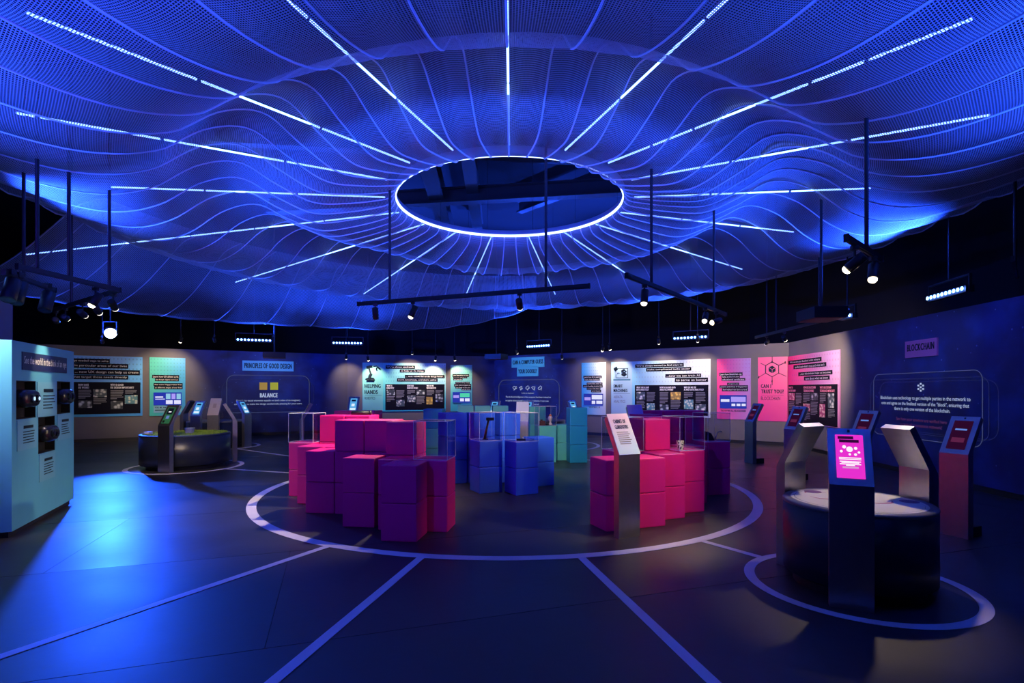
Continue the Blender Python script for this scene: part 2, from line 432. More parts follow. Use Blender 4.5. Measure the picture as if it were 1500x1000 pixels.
def net_mat(name, cov):
    m = bpy.data.materials.new(name); m.use_nodes = True; g = NT(m); g.n.clear()
    u, v = g.uv()
    fu = g.math('ABSOLUTE', g.math('SUBTRACT', g.math('FRACT', u), 0.5)); fv = g.math('ABSOLUTE', g.math('SUBTRACT', g.math('FRACT', v), 0.5))
    k = g.math('GREATER_THAN', g.math('MAXIMUM', fu, fv), 0.5-cov/2)
    d = g.n.new('ShaderNodeBsdfDiffuse'); d.inputs[0].default_value = (0.62,0.62,0.66,1)
    tl = g.n.new('ShaderNodeBsdfTranslucent'); tl.inputs[0].default_value = (0.5,0.5,0.55,1)
    mx = g.n.new('ShaderNodeMixShader'); mx.inputs[0].default_value = 0.35
    g.l.new(d.outputs[0], mx.inputs[1]); g.l.new(tl.outputs[0], mx.inputs[2])
    tr = g.n.new('ShaderNodeBsdfTransparent'); m2 = g.n.new('ShaderNodeMixShader'); o = g.n.new('ShaderNodeOutputMaterial')
    g.l.new(k, m2.inputs[0]); g.l.new(tr.outputs[0], m2.inputs[1]); g.l.new(mx.outputs[0], m2.inputs[2]); g.l.new(m2.outputs[0], o.inputs[0])
    return m
M_NET = net_mat('white_knitted_net', 0.36)
M_CORD = pm('white_seam_cord', (0.78,0.78,0.85), 0.6)
def net(fn, a0, a1, na, nt, parent, closed, cells):
    v = []; f = []; uv = []
    for i in range(na+1):
        th = a0+(a1-a0)*i/na; acc = 0; prev = None
        for j in range(nt+1):
            p = fn(th, j/nt)
            if prev is not None: acc += (p-prev).length
            prev = p
            v.append(tuple(p)); uv.append(((th-a0)/(2*PI)*cells, acc/0.021))
    for i in range(na):
        for j in range(nt):
            q = i*(nt+1)+j; f.append((q, q+nt+1, q+nt+2, q+1))
    me = bpy.data.meshes.new('net'); me.from_pydata(v, [], f); me.update()
    ul = me.uv_layers.new(name='UVMap')
    ul.data.foreach_set('uv', [c for lp in me.loops for c in uv[lp.vertex_index]])
    me.polygons.foreach_set('use_smooth', [True]*len(me.polygons))
    return link('net', me, M_NET, parent)
can = thing('net_canopy', 'huge rippling net canopy ringed around the glowing oval opening overhead', 'canopy', (0,0,0))
net(canopy_pt, -PI/2, 1.5*PI, NR*8, 72, can, True, NR*30)
for i in range(NR):
    th = -PI/2+2*PI*i/NR
    MB().tube([canopy_pt(th, j/56)-Vector((0,0,0.008)) for j in range(57)], 0.010, 5).build('seam_cord', M_CORD, can, True)
MB().tube([canopy_pt(-PI/2+2*PI*i/(NR*4), 1.0) for i in range(NR*4)], 0.012, 5, closed=True).build('hem', M_CORD, can, True)
can2 = thing('net_canopy', 'lower net canopy sloping down behind the main one above the UX posters', 'canopy', (0,0,0))
A0, A1 = math.radians(84), math.radians(174)
net(canopy2_pt, A0, A1, 104, 36, can2, False, NR*30)
for i in range(NR):
    th = -PI/2+2*PI*i/NR
    if A0 < th < A1: MB().tube([canopy2_pt(th, j/30)-Vector((0,0,0.008)) for j in range(31)], 0.010, 5).build('seam_cord', M_CORD, can2, True)
MB().tube([canopy2_pt(A0+(A1-A0)*i/120, 1.0) for i in range(121)], 0.013, 5).build('hem', M_CORD, can2, True)
MB().tube([canopy2_pt(A1, i/30) for i in range(31)], 0.013, 5).build('hem', M_CORD, can2, True)
# glowing hoop round the opening
rl = thing('ring_light', 'glowing white-blue hoop light rimming the oval opening of the canopy', 'ring light', (CC[0], CC[1], 4.66))
def hoop(r0, r1, z0, z1, n=128):
    mb = MB()
    mb.lathe([(r0,z0),(r1,z0),(r1,z1),(r0,z1),(r0,z0)], n, cap=False); return mb
hoop(1.862, 1.880, 0.02, 0.15).build('hoop', pm('hoop_metal', (0.35,0.35,0.4), 0.4), rl, True)
hoop(1.842, 1.862, 0.018, 0.058).build('led_strip', M_RING, rl, True)
# radial LED tubes
LEDR = {0:6.2, 1:6.0, -1:6.0, 2:5.9, -2:6.0, 3:6.2, -3:6.3, 4:5.7, -4:6.25, 5:5.8, -5:11.3, 6:7.2, -6:9.4, 7:6.6, -7:8.4, 8:7.3, -8:7.2}
for k in range(-8, 9):
    a = -PI/2+2*PI*k/17; r0, r1 = 2.02, LEDR[k]
    z0 = 4.74; z1 = 4.76-0.30*max(0, math.sin(a))*(r1/7.5)
    lab = {-8:'pointing at the HELPING HANDS poster', -7:'pointing at the grey wall beside HELPING HANDS', -6:'pointing at the PRINCIPLES OF GOOD DESIGN sign', -5:'reaching across both canopies towards the UX poster', -4:'passing above the blue stage light',
           8:'pointing at the doodle sign', 7:'pointing at the SMART MACHINES poster', 6:'pointing at the CAN I TRUST YOU panel', 5:'pointing at the projector by the right wall', 4:'pointing at the navy BLOCKCHAIN wall'}.get(k, 'over the open floor stripes')
    t = thing('led_tube', 'straight glowing LED tube of the canopy '+lab, 'led tube', (CC[0]+r0*math.cos(a), CC[1]+r0*math.sin(a), z0), a, 'radial LED tubes of the canopy')
    n = max(2, round((r1-r0)/1.45)); L = r1-r0
    for i in range(n):
        x0 = L*i/n+0.02; x1 = L*(i+1)/n-0.02
        MB().tube([(x0,0,(z1-z0)*x0/L), (x1,0,(z1-z0)*x1/L)], 0.012, 6).build('tube_section', M_LED, t)
    MB().tube([(0,0,0.02), (L,0,0.02+z1-z0)], 0.006, 5).build('mounting_bar', M_METAL, t)
    for fx in (0.12, 0.88):
        MB().tube([(L*fx,0,0.02+(z1-z0)*fx), (L*fx,0,CE-z0)], 0.003, 4).build('hanging_wire', M_METAL, t)

# ------------------------------------------------------------------ blue wash bars
def wash_bar(p, q, label, tgt, watts=P_WASH, n=10, pole=True, elev=0.82, cone=92, col=BLUE):
    p = Vector(p); q = Vector(q); d = q-p; L = d.length; c = (p+q)/2; rz = math.atan2(d.y, d.x)
    t = thing('led_wash_bar', label, 'stage light', c, rz, 'blue LED wash bars above the walls')
    MB().box(-L/2, L/2, -0.05, 0.07, -0.06, 0.05).build('housing', M_METAL, t)
    dots = MB().lathe([(0.012,0),(0.03,0.004),(0.03,0.012),(0.012,0.014)], 10).mesh('led_lens')
    for i in range(n):
        o = link('led_lens', dots, M_DOT, t, (-L/2+L*(i+0.5)/n, -0.066, 0.0)); o.rotation_euler = (PI/2, 0, 0)
    for sx in (-L/2-0.02, L/2+0.02):
        MB().box(sx-0.012, sx+0.012, -0.02, 0.02, -0.03, 0.22).build('yoke', M_METAL, t)
    MB().box(-L/2-0.03, L/2+0.03, -0.02, 0.02, 0.2, 0.225).build('yoke', M_METAL, t)
    if pole: MB().tube([(0,0,0.22), (0,0,CE-c.z)], 0.016, 6).build('drop_pole', M_METAL, t)
    if watts:
        l = bpy.data.lights.new('wash_light', 'SPOT'); l.energy = watts; l.color = col; l.spot_size = math.radians(cone); l.spot_blend = 0.7; l.shadow_soft_size = 0.12
        o = bpy.data.objects.new('wash_light', l); COL.objects.link(o); o.parent = t
        o.location = (0, -0.25, 0.12)
        w = Matrix.Rotation(-rz, 3, 'Z') @ (Vector(tgt)-c); w.z = elev*math.hypot(w.x, w.y)
        o.rotation_euler = w.to_track_quat('-Z', 'Y').to_euler()
def px_bar(x0, y0, x1, y1, d0, d1, label, tgt, watts=P_WASH, n=10):
    wash_bar(at(x0, y0, d0), at(x1, y1, d1), label, tgt, watts, n)
px_bar(346, 497, 398, 499, 17.2, 17.6, 'blue LED wash bar hung above the PRINCIPLES OF GOOD DESIGN sign', (-5,12.5,4.6), P_WASH*1.2)
px_bar(487, 501.5, 531, 503.5, 18.6, 18.8, 'blue LED wash bar hung just before the HELPING HANDS poster', (-3,13,4.6))
px_bar(773, 508, 807, 505.5, 19.2, 18.6, 'blue LED wash bar hung above the doodle sign', (0,13,4.6))
px_bar(987, 496, 1037, 493, 16.6, 16.0, 'blue LED wash bar hung above the SMART MACHINES poster', (3,12.5,4.6))
px_bar(1363, 436, 1420, 423, 9.3, 8.3, 'blue LED wash bar hung above the BLOCKCHAIN wall text', (3.5,8.5,4.8), P_WASH*0.65)
px_bar(1231, 465, 1252, 461, 11.2, 10.8, 'short blue LED wash bar beside the projector on the rail', (3,10,4.8), 0, 4)
# unseen extra bars added beside and behind the camera to light the canopy
for (x, y, tg) in ((6.0,2.2,(3,5.5,4.9)), (-6.2,2.2,(-3,5.5,4.9)), (2.3,0.3,(1.2,4.5,4.9)), (-2.4,0.3,(-1.2,4.5,4.9)), (-6.7,6.6,(-4,8.5,4.8))):
    dx, dy = tg[0]-x, tg[1]-y; a = math.atan2(dy, dx)+PI/2
    wash_bar((x-0.6*math.cos(a), y-0.6*math.sin(a), 3.2), (x+0.6*math.cos(a), y+0.6*math.sin(a), 3.2), 'added blue LED fill bar facing the rows of hanging track spots', tg, P_WASH*(0.30 if y > 6 else 0.34 if y < 1 else 0.62))

wash_bar((-13.3,12.0,3.0), (-12.5,11.1,3.0), 'added blue LED fill bar lighting the lower net canopy from beyond the booth', (-8.6,14.2,4.5), P_WASH*1.6, 10, True, 0.38, 100)  # unseen bar added out of frame to brighten the lower canopy
wash_bar((-4.1,-2.6,3.2), (-3.0,-2.9,3.2), 'added blue-violet LED fill bar turned down towards the magenta cubes', (-2,7,0.6), P_WASH*0.50, 10, True, -0.16, 70, (0.09,0.05,1.0))  # fill light added behind the camera to turn the cube fronts purple

# ------------------------------------------------------------------ track rails and spots
can_me = MB().lathe([(0.030,-0.10),(0.046,-0.095),(0.046,0.06),(0.040,0.075),(0.040,0.06)], 16, cap=True).mesh('lamp_can', True)
lens_me = MB().lathe([(0.039,0.062),(0.039,0.085),(0.030,0.100),(0.012,0.108)], 16).mesh('lens', True)
lensw_me = lens_me.copy(); lensd_me = MB().lathe([(0.001,0.062),(0.039,0.062),(0.039,0.070),(0.001,0.072)], 16).mesh('lens')
yoke_me = MB().box(-0.008,0.008,-0.008,0.008,0.0,0.14).box(-0.03,0.03,-0.02,0.02,0.12,0.16).mesh('stem')
def track_spot(pos, target, label, group, lit=0, watts=P_TRACK, deg=62, sc=1.0):
    pos = Vector(pos); t = thing('track_spotlight', label, 'spotlight', pos, 0, group)
    o = link('stem', yoke_me, M_METAL, t)
    d = (Vector(target)-pos).normalized(); q = d.to_track_quat('Z', 'Y').to_euler()
    c = link('lamp_can', can_me, M_METAL, t); c.rotation_euler = q
    l = link('lens', (lens_me if lit == 2 else lensw_me if lit == 1 else lensd_me), (M_LENS if lit == 2 else M_LENSW if lit == 1 else M_METAL), c)
    if sc != 1: t.scale = (sc,)*3
    if watts and lit:
        spot('lamp', t, d*0.16, d*2, WARM, watts, deg, 0.7)
    return t
def rail(p, q, poles, label, w=0.035, ztop=CE):
    p = Vector(p); q = Vector(q); d = q-p; L = d.length; rz = math.atan2(d.y, d.x)
    t = thing('track_rail', label, 'light track', p, rz)
    sl = d.z/max(1e-6, math.hypot(d.x, d.y)); Lh = math.hypot(d.x, d.y)
    MB().box(0, Lh, -w/2, w/2, 0.0, 0.05).build('rail_body', M_METAL, t)
    MB().box(0, Lh, -w/4, w/4, -0.012, 0.0).build('track_slot', M_METAL, t)
    for s in (-0.012, Lh-0.006): MB().box(s, s+0.018, -w/2-0.004, w/2+0.004, -0.014, 0.054).build('end_cap', M_METAL, t)
    for f in poles: MB().tube([(f*Lh,0,0.05), (f*Lh,0,ztop-p.z)], 0.019, 8).build('drop_pole', M_METAL, t)
    return t
ZR = 2.9
def rz_pt(px, py): return at_z(px, py, ZR)
a, c = rz_pt(525,447), rz_pt(863,421)
rail(a, c, [0.16, 0.84], 'long black light track crossing below the glowing hoop of the canopy')
for px, py, tg, lit, lb in ((550,444.5,(-2.2,9.2,0.8),0,'unlit black track spot at the end of the long track'), (605,441,(-2.3,7.75,0.9),1,'dim lit black track spot below the long track'), (761,428.5,(0.6,11.2,0.8),1,'black track spot with a glowing rim on the long track')):
    p = rz_pt(px, py); track_spot(p-Vector((0,0,0.16)), tg, lb, 'spots on the long track', lit, 420 if px == 605 else 520, 105 if px == 605 else 66)
a, c = rz_pt(918,406), rz_pt(1063,462)
rail(a, c, [0.18, 0.83], 'black light track slanting above the cabinet of curiosities lectern')
for px, py, tg, lit, w, lb in ((944,416.5,(1.4,6.2,1.0),1,80,'black track spot over the cabinet of curiosities lectern'), (1033,450.5,(2.2,7.0,0.9),1,110,'small lit track spot aimed at the magenta stack'), (1049,456.5,(-2.3,7.4,0.9),2,700,'bright star-like track spot above the pink blockchain panel')):
    p = rz_pt(px, py); track_spot(p-Vector((0,0,0.16)), tg, lb, 'spots on the slanting track', lit, w, 34)
a, c = rz_pt(1240,352), rz_pt(1290,382)
rail(a, c, [0.55], 'short black light track hung on one pole above the pink-screen table')
for px, py, tg, w, lb in ((1252,359.5,(1.5,6.4,1.0),200,'lit track spot on the short track, nearer its outer end'), (1279,375.5,(2.84,4.41,0.69),120,'brightest lit track spot hanging from the short track')):
    p = rz_pt(px, py); track_spot(p-Vector((0,0,0.16)), tg, lb, 'spots on the short track', 2, w, 62 if px < 1260 else 42)
p = at(1487,395,7.0); rail(p-Vector((0.5,0.5,0)), p+Vector((0.5,0.5,0)), [0.5], 'black light track on a pole before the BLOCKCHAIN wall')
a, c = rz_pt(1107,495), rz_pt(1237,463)
rail(a, c, [0.17, 0.30, 0.78], 'black light track running beside the CAN I TRUST YOU panels')
for px, py, tg, lit, w, lb in ((1123,492,W_AI.a+W_AI.d*W_AI.hit(1080)[0]+Vector((0,0,1.9)),1,190,'dim track spot over the pink blockchain panels'), (1149,485.5,W_RIGHT.a+W_RIGHT.d*W_RIGHT.hit(1190)[0]+Vector((0,0,1.8)),2,300,'bright track spot shining on the CAN I TRUST YOU panel')):
    p = rz_pt(px, py); track_spot(p-Vector((0,0,0.16)), tg, lb, 'spots by the blockchain panels', lit, w, 105)
# rails over the blue booth
a, c = rz_pt(26,393), rz_pt(175,427)
rail(a, c, [0.16, 0.45, 0.88], 'long black light track above the turf table on three poles')
cB = rz_pt(80.6,455)
rail(cB, c, [0.30], 'black light track carrying six spots between booth and UX poster')
a = rz_pt(6,401); c2 = rz_pt(80,427)
rail(a, c2, [0.35], 'black light track just above the blue viewing booth')
for i, (px, py, lit, tg, w) in enumerate(((82,455,2,(-12.6,16.4,1.8),420), (96,450.5,2,(-11.0,17.4,1.8),300), (121,444,1,(-8.1,14.4,0.9),260), (142,437,1,(-6.8,11.2,0.7),170), (166,430,1,(-6.8,11.2,0.7),170), (140,421,2,(-5.75,6.5,1.75),75))):
    p = rz_pt(px, py); track_spot(p-Vector((0,0,0.16)), tg, ['lit warm track spot near the booth end of its rail','second lit warm spot beside the rail end','black track spot tilted down, lens dim, over the turf table','bright star-like spot on the rail above the UX poster'][0 if i == 0 else 1 if i == 1 else 3 if i == 5 else 2], 'spots over the turf table', lit, w, 28 if i < 2 else 44)
for px, py in ((15,404), (26,408.5), (68,423.5)):
    p = rz_pt(px, py); track_spot(p-Vector((0,0,0.18)), p+Vector((0.1,-0.4,-1.2)), 'unlit fat black track spot above the blue booth', 'unlit spots over the booth', 0, 0, sc=1.6)
# small spots washing the posters (kept where the photo shows their lenses)
def wall_spot(px, py, w, tgpx, tgz, lit, label, dist, watts=P_TRACK, deg=80):
    u, d = w.hit(px); p = at(px, py, d-dist); g_ = w.a+w.d*w.hit(tgpx)[0]; g_.z = tgz
    ts = track_spot(p, g_, label, 'spots washing the wall posters', lit, watts, deg)
    MB().tube([(0,0,0.16), (0,0,CE-p.z-0.03)], 0.012, 6).build('drop_pole', M_METAL, ts)
    MB().box(-0.05,0.05,-0.05,0.05,CE-p.z-0.03,CE-p.z).build('ceiling_plate', M_METAL, ts)
for px, py, w, tp, tz, lit, lb, ds, wt in (
    (150,500,W_UX,160,1.9,0,'dark unlit spot above the UX design poster',1.6,0),
    (265,498,W_UX,245,1.9,2,'warm spot above the small YOU, ME AND UX panel',1.3,45),
    (314,498,W_BAL,330,1.9,0,'unlit spot beside the PRINCIPLES OF GOOD DESIGN sign',1.5,0),
    (507,523,W_HELP,510,1.9,1,'small spot before the bare grey wall beside HELPING HANDS',1.0,14),
    (539,525,W_HELP,548,1.9,2,'bright warm spot above the HELPING HANDS robot arm',0.7,30),
    (604,516,W_HELP,600,1.9,1,'white spot above the middle of the HELPING HANDS poster',1.2,40),
    (638,525,W_HELP,634,1.9,2,'warm spot above the right end of the HELPING HANDS poster',0.8,26),
    (666,525,W_HELP,674,1.9,2,'warm spot above the narrow robotics panel',0.8,26),
    (757,515,W_AI,775,1.9,1,'tiny spot above the doodle sign',1.6,0),
    (823,523,W_AI,830,1.9,1,'tiny spot next to the doodle panel',1.6,0),
    (883,511,W_AI,868,1.9,2,'smaller of the two spots above the narrow doodle panel',1.0,32),
    (893,509,W_AI,905,1.9,2,'larger of the two spots above the SMART MACHINES laptop',1.0,28),
    (965,500,W_AI,968,1.8,1,'spot above the middle of the SMART MACHINES poster',1.2,32),
    (1022,497,W_AI,1022,1.8,1,'spot above the right end of the SMART MACHINES poster',1.2,27)):
    wall_spot(px, py, w, tp, tz, lit, lb, ds, wt*WALLF)
# stage light
sp = at(162,488,14.6)
t = thing('stage_light', 'dazzling blue-white stage spotlight shining over the UX design poster', 'stage light', sp)
d = (Vector((-4.2,5.9,0))-sp).normalized(); q = d.to_track_quat('Z','Y').to_euler()
o = MB().lathe([(0.09,-0.30),(0.15,-0.26),(0.16,0.0),(0.145,0.0)], 24).build('lamp_body', M_METAL, t, True); o.rotation_euler = q
o = MB().lathe([(0.001,0.004),(0.135,0.004),(0.135,0.010),(0.001,0.020)], 24).build('lens', em('stage_lens', (0.5,0.66,1.0), 40.0), t, True); o.rotation_euler = q
MB().box(-0.19,-0.17,-0.03,0.03,-0.02,0.3).box(0.17,0.19,-0.03,0.03,-0.02,0.3).box(-0.19,0.19,-0.03,0.03,0.3,0.32).build('yoke', M_METAL, t)
MB().tube([(0,0,0.32),(0,0,CE-sp.z)], 0.02, 8).build('drop_pole', M_METAL, t)
spot('lamp', t, d*0.1, d*3, (0.012,0.085,1.0), P_STAGE, 30, 0.35, 0.13)
# projectors
def projector(p, label, rz=0, aim=None, watts=0):
    t = thing('projector', label, 'projector', p, rz)
    MB().box(-0.32,0.32,-0.25,0.25,0,0.17).build('case', M_METAL, t)
    MB().box(-0.30,0.30,-0.23,0.23,-0.012,0).build('base_plate', pm('reddish_plate', (0.25,0.06,0.05), 0.5), t)
    for i in range(6): MB().box(-0.325,-0.32,-0.2+i*0.07,-0.17+i*0.07,0.03,0.14).build('vent_slat', M_BEAM, t)
    MB().tube([(0.2,0.25,0.09),(0.2,0.31,0.09)], 0.055, 16).build('lens', pm('lens_glass', (0.02,0.02,0.05), 0.08), t)
    MB().tube([(0,0,0.17),(0,0,CE-p[2])], 0.022, 8).build('drop_pole', M_METAL, t)
    if aim is not None:
        q = Matrix.Rotation(-rz, 3, 'Z') @ (Vector(aim)-Vector(p)); spot('projector_beam', t, (0.2,0.36,0.09), q, (0.55,0.72,1.0), watts, 75, 0.9, 0.03)
def wp(w, px, z): q = w.a+w.d*w.hit(px)[0]; return Vector((q.x, q.y, z))
projector(at(1203,468,8.6), 'black projector with reddish underside hung before the BLOCKCHAIN wall', math.radians(-95), wp(W_RIGHT, 1350, 2.2), 28)
projector(at(402,524,16.5), 'black projector silhouetted above the PRINCIPLES OF GOOD DESIGN sign', 0.4, wp(W_BAL, 394, 2.2), 60)
projector(at(727,526,18.3), 'black projector silhouetted beside the doodle sign', -0.5, wp(W_AI, 775, 2.2), 60)

# ------------------------------------------------------------------ wall posters
EPS = 0.02
class Poster:
    def __init__(s, name, label, cat, w, x0, x1, yt0, yb0, yt1, yb1, mat_, th=0.025, group=None):
        s.w = w; s.u0, d0 = w.hit(x0); s.u1, d1 = w.hit(x1)
        zt = ((CAMH-(yt0-HZ)/F*d0)+(CAMH-(yt1-HZ)/F*d1))/2; zb = ((CAMH-(yb0-HZ)/F*d0)+(CAMH-(yb1-HZ)/F*d1))/2
        s.zt, s.zb = zt, zb; s.y = -th
        base = w.a+w.d*s.u0
        s.t = thing(name, label, cat, (base.x, base.y, zb), w.rz, group)
        s.W = s.u1-s.u0; s.H = zt-zb
        if mat_ is not None:
            me = MB().box(0, s.W, -th, 0, 0, s.H).mesh('board'); ul = me.uv_layers.new(name='UVMap')
            for lp in me.loops:
                co = me.vertices[lp.vertex_index].co; ul.data[lp.index].uv = (co.x/s.W, co.z/s.H)
            s.board = link('board', me, mat_, s.t)
    def r(s, x0, y0, x1, y1):
        a, z0 = s.w.sz(x0, y0); b_, z1 = s.w.sz(x1, y1)
        _, d = s.w.hit((x0+x1)/2)
        return a-s.u0, b_-s.u0, CAMH-(y1-HZ)/F*d-s.zb, CAMH-(y0-HZ)/F*d-s.zb
    def plate(s, name, x0, y0, x1, y1, m, th=0.006, parent=None, lift=0.0):
        a, b_, z0, z1 = s.r(x0, y0, x1, y1)
        return MB().box(a, b_, s.y-lift-th, s.y-lift, z0, z1).build(name, m, parent or s.t)
    def text(s, body, x0, y0, x1, y1, m, bold=False, lift=0.0, parent=None):
        a, b_, z0, z1 = s.r(x0, y0, x1, y1)
        return lettering(body, a, b_, z0, z1, s.y-lift-0.002, m, parent or s.t, bold)
    def strip(s, body, x0, y0, x1, y1, pad=1.6, m=None, bg=None, bold=False):
        p = s.plate('text_strip', x0, y0, x1, y1, bg or M_BLACK)
        s.text(body, x0+pad*1.3, y0+(y1-y0)*0.22, x1-pad*1.3, y1-(y1-y0)*0.2, m or M_WHITE, bold, 0.006, p)
    def para(s, x0, y0, x1, y1, n, m=None, parent=None, lift=0.006):
        a, b_, z0, z1 = s.r(x0, y0, x1, y1); mb = MB(); h = (z1-z0)/n
        for i in range(n):
            e = b_-(b_-a)*random.uniform(0, 0.14) if i < n-1 else a+(b_-a)*random.uniform(0.4, 0.8)
            mb.box(a, e, s.y-lift-0.002, s.y-lift, z1-(i+0.7)*h, z1-(i+0.15)*h)
        return mb.build('paragraph', m or M_GREYTX, parent or s.t)
    def photo(s, x0, y0, x1, y1, i, parent=None, cap=None):
        p = s.plate('photo', x0, y0, x1, y1, photo_mat(i), 0.004, parent, 0.006)
        return p
    def board2(s, x0, y0, x1, y1): return s.plate('dark_panel', x0, y0, x1, y1, M_BLACK)
    def monitor(s, x0, y0, x1, y1, tiles, c1=(0.02,0.03,0.5), accent=(0.5,0.8,1.0)):
        p = s.plate('monitor', x0, y0, x1, y1, em('monitor_blue', (0.03,0.05,0.55), 0.7), 0.02)
        w, h = x1-x0, y1-y0
        for (u0, v0, u1, v1, k) in tiles:
            mm = [em('tile_white', (0.75,0.75,1.0), 1.0), em('tile_violet', (0.45,0.35,1.0), 0.9), em('tile_green', (0.1,0.8,0.5), 0.8), em('tile_cyan', (0.35,0.7,0.95), 0.8)][k]
            s.plate('screen_tile', x0+u0*w, y0+v0*h, x0+u1*w, y0+v1*h, mm, 0.003, p, 0.02)
TILES = [(0.06,0.32,0.34,0.42,0),(0.06,0.50,0.40,0.56,0),(0.44,0.10,0.60,0.52,3),(0.64,0.10,0.78,0.52,1),(0.82,0.10,0.97,0.52,3),(0.44,0.62,0.68,0.92,0),(0.73,0.62,0.97,0.92,0)]
TILES2 = [(0.04,0.30,0.36,0.58,1),(0.42,0.10,0.97,0.50,0),(0.42,0.62,0.60,0.90,0),(0.66,0.62,0.97,0.90,0)]
TILES3 = [(0.04,0.30,0.36,0.58,1),(0.42,0.10,0.97,0.50,2),(0.42,0.62,0.64,0.90,0),(0.70,0.62,0.97,0.90,0)]

# UX poster
P = Poster('info_poster', 'wide blue UX design poster with black text strips beside the blue booth', 'poster', W_UX, 2, 208.8, 518.5, 612.5, 522, 609,
           poster_mat('poster_ux', (.04,.33,.85), (.12,.46,.95), (.02,.52,.80), (.02,.32,.85), (.03,.12,.3), 34, 12, 0.5, 0.3))
P.strip("We've always needed ways to solve", 82, 525, 161, 531.5); P.strip('problems in particular areas of our lives', 80, 532, 188, 539)
P.strip('... now UX design can help us create', 108, 541.5, 205, 549); P.strip('products that target those needs directly', 80, 549.2, 188, 555.3)
bd = P.board2(107, 559.5, 205.8, 606)
for tx, x0, x1, y0, y1 in (('HOW DOES',115,130,562,565),('UX WORK?',115,130.5,566,569),('WHY IS GOOD',162,181,562,565),('UX DESIGN IMPORTANT?',162,196,566,569)): P.text(tx, x0, y0, x1, y1, M_WHITE, True, 0.006)
for r_ in ((115,570.5,134,584,6),(137,583,156.5,592,4),(162,571,181,585,6),(183.5,571,202,577,3)): P.para(*r_)
for i, r_ in enumerate(((115,586.5,135,597),(137,570,156.5,581.5),(162.5,587,180,599),(183,578.5,201.5,591))): P.photo(*r_, 3 if i == 3 else i % 2)
# YOU ME AND UX
P = Poster('info_poster', 'narrow green-blue poster reading YOU, ME, AND UX with a small screen', 'poster', W_UX, 219, 271.5, 523.3, 608.8, 524.2, 608,
           poster_mat('poster_ux2', (.08,.62,.50), (.06,.42,.80), (.02,.50,.50), (.04,.38,.85), (.04,.25,.3), 11, 16, 0.6))
P.strip('Learn how UX allows us to', 223, 549, 262.5, 553.8, 1); P.strip('be design digital services', 227, 554, 262, 558.2, 1)
P.strip("that make Singaporeans' lives", 225, 561, 267.5, 565.5, 1); P.strip('at different stages of our lives', 226, 565.7, 267.5, 569.8, 1)
P.monitor(225, 574.5, 266, 593, TILES)
P.plate('caption_plate', 225, 594, 266, 604, pm('pale_caption', (.20,.48,.68), 0.5)); P.text('YOU, ME, AND UX', 227, 595.5, 249, 598, M_DARKTX, True, 0.006); P.para(227, 599.5, 246, 602, 2, M_DARKTX)
# HELPING HANDS
P = Poster('info_poster', 'wide mint-green HELPING HANDS robotics poster with a robot arm drawing', 'poster', W_HELP, 531, 653, 530.7, 602.4, 532.3, 601.8,
           poster_mat('poster_help', (.14,.68,.58), (.50,.80,.84), (.04,.48,.50), (.03,.50,.60), (.05,.32,.38), 34, 12, 0.5, 0.27))
P.plate('title_panel', 531.3, 531, 561, 602, pm('mint_title', (.18,.60,.52), 0.5), 0.003)
LH = 0.004
def stroke(P_, pts, r, m=M_DARKTX, name='drawing_line'):
    q = []
    for x, y in pts:
        u, z = P_.w.sz(x, y); q.append((u-P_.u0, P_.y-0.008, z-P_.zb))
    MB().tube(q, r, 5).build(name, m, P_.t)
for pts, r in (([(537,557),(548,557)],.05), ([(541.5,556),(541.5,551),(544,547)],.06), ([(543.5,548.5),(540,537.5)],.035), ([(537,538.5),(541.5,537),(545.5,537)],.05), ([(547,536.5),(552,536)],.02), ([(551,541),(553,537.5),(557,541)],.03), ([(551.5,541),(552.5,543)],.02), ([(535.5,555.5),(540,553.5),(547,554),(548.5,556.5)],.025)): stroke(P, pts, r)
P.text('HELPING', 534.5, 562.3, 557.5, 568, M_DARKTX, True, LH); P.text('HANDS', 534.5, 571, 553, 577, M_DARKTX, True, LH); P.text('ROBOTICS', 534.5, 581, 549.5, 584.8, M_DARKTX, False, LH); P.plate('rule_line', 534.5, 578.8, 559, 579.1, M_DARKTX, 0.002, None, LH)
P.strip("We've always used tools", 565, 535.2, 608, 540, 1.3); P.strip('to help us do things', 585.5, 541.2, 622.5, 545.6, 1.3); P.strip('... now robots let us do things faster,', 593, 549, 651, 553.8, 1.3); P.strip('more accurately, and more safely', 581.5, 554, 641, 558.8, 1.3)
P.board2(564.5, 562.5, 651, 600)
for tx, x0, x1, y0, y1 in (('WHAT IS',566.5,574.5,563.7,566.2),('ROBOTICS?',566.5,577,567,569.3),('HOW DOES',596.5,606,563.7,566.2),('ROBOTICS WORK?',596.5,612,567,569.3),('WHY DO WE',625,635,563.7,566.2),('USE ROBOTICS?',625,638.5,567,569.3)): P.text(tx, x0, y0, x1, y1, M_WHITE, True, 0.006)
for r_ in ((566.5,579.5,578.5,588.5,4),(580.5,571,592.5,583.5,6),(596.5,571,608.5,577.5,3),(610,580,622,592,6),(625,571,636.5,579,4),(638,571,649,576,3)): P.para(*r_)
for r_, i in (((566.5,570.8,578.5,578.3),0),((580.5,585.5,592.5,595),1),((596.5,579,608.5,588.5),1),((610,571,622,578.7),0),((624.5,581,633.5,592),2),((638,577,649,588),0)): P.photo(*r_, i)
P = Poster('info_poster', 'narrow mint-green robotics poster with a small screen beside HELPING HANDS', 'poster', W_HELP, 660, 691.5, 534.2, 602.5, 534.8, 602,
           poster_mat('poster_help2', (.28,.72,.62), (.22,.68,.62), (.03,.46,.45), (.08,.52,.54), (.05,.32,.38), 11, 16, 0.6))
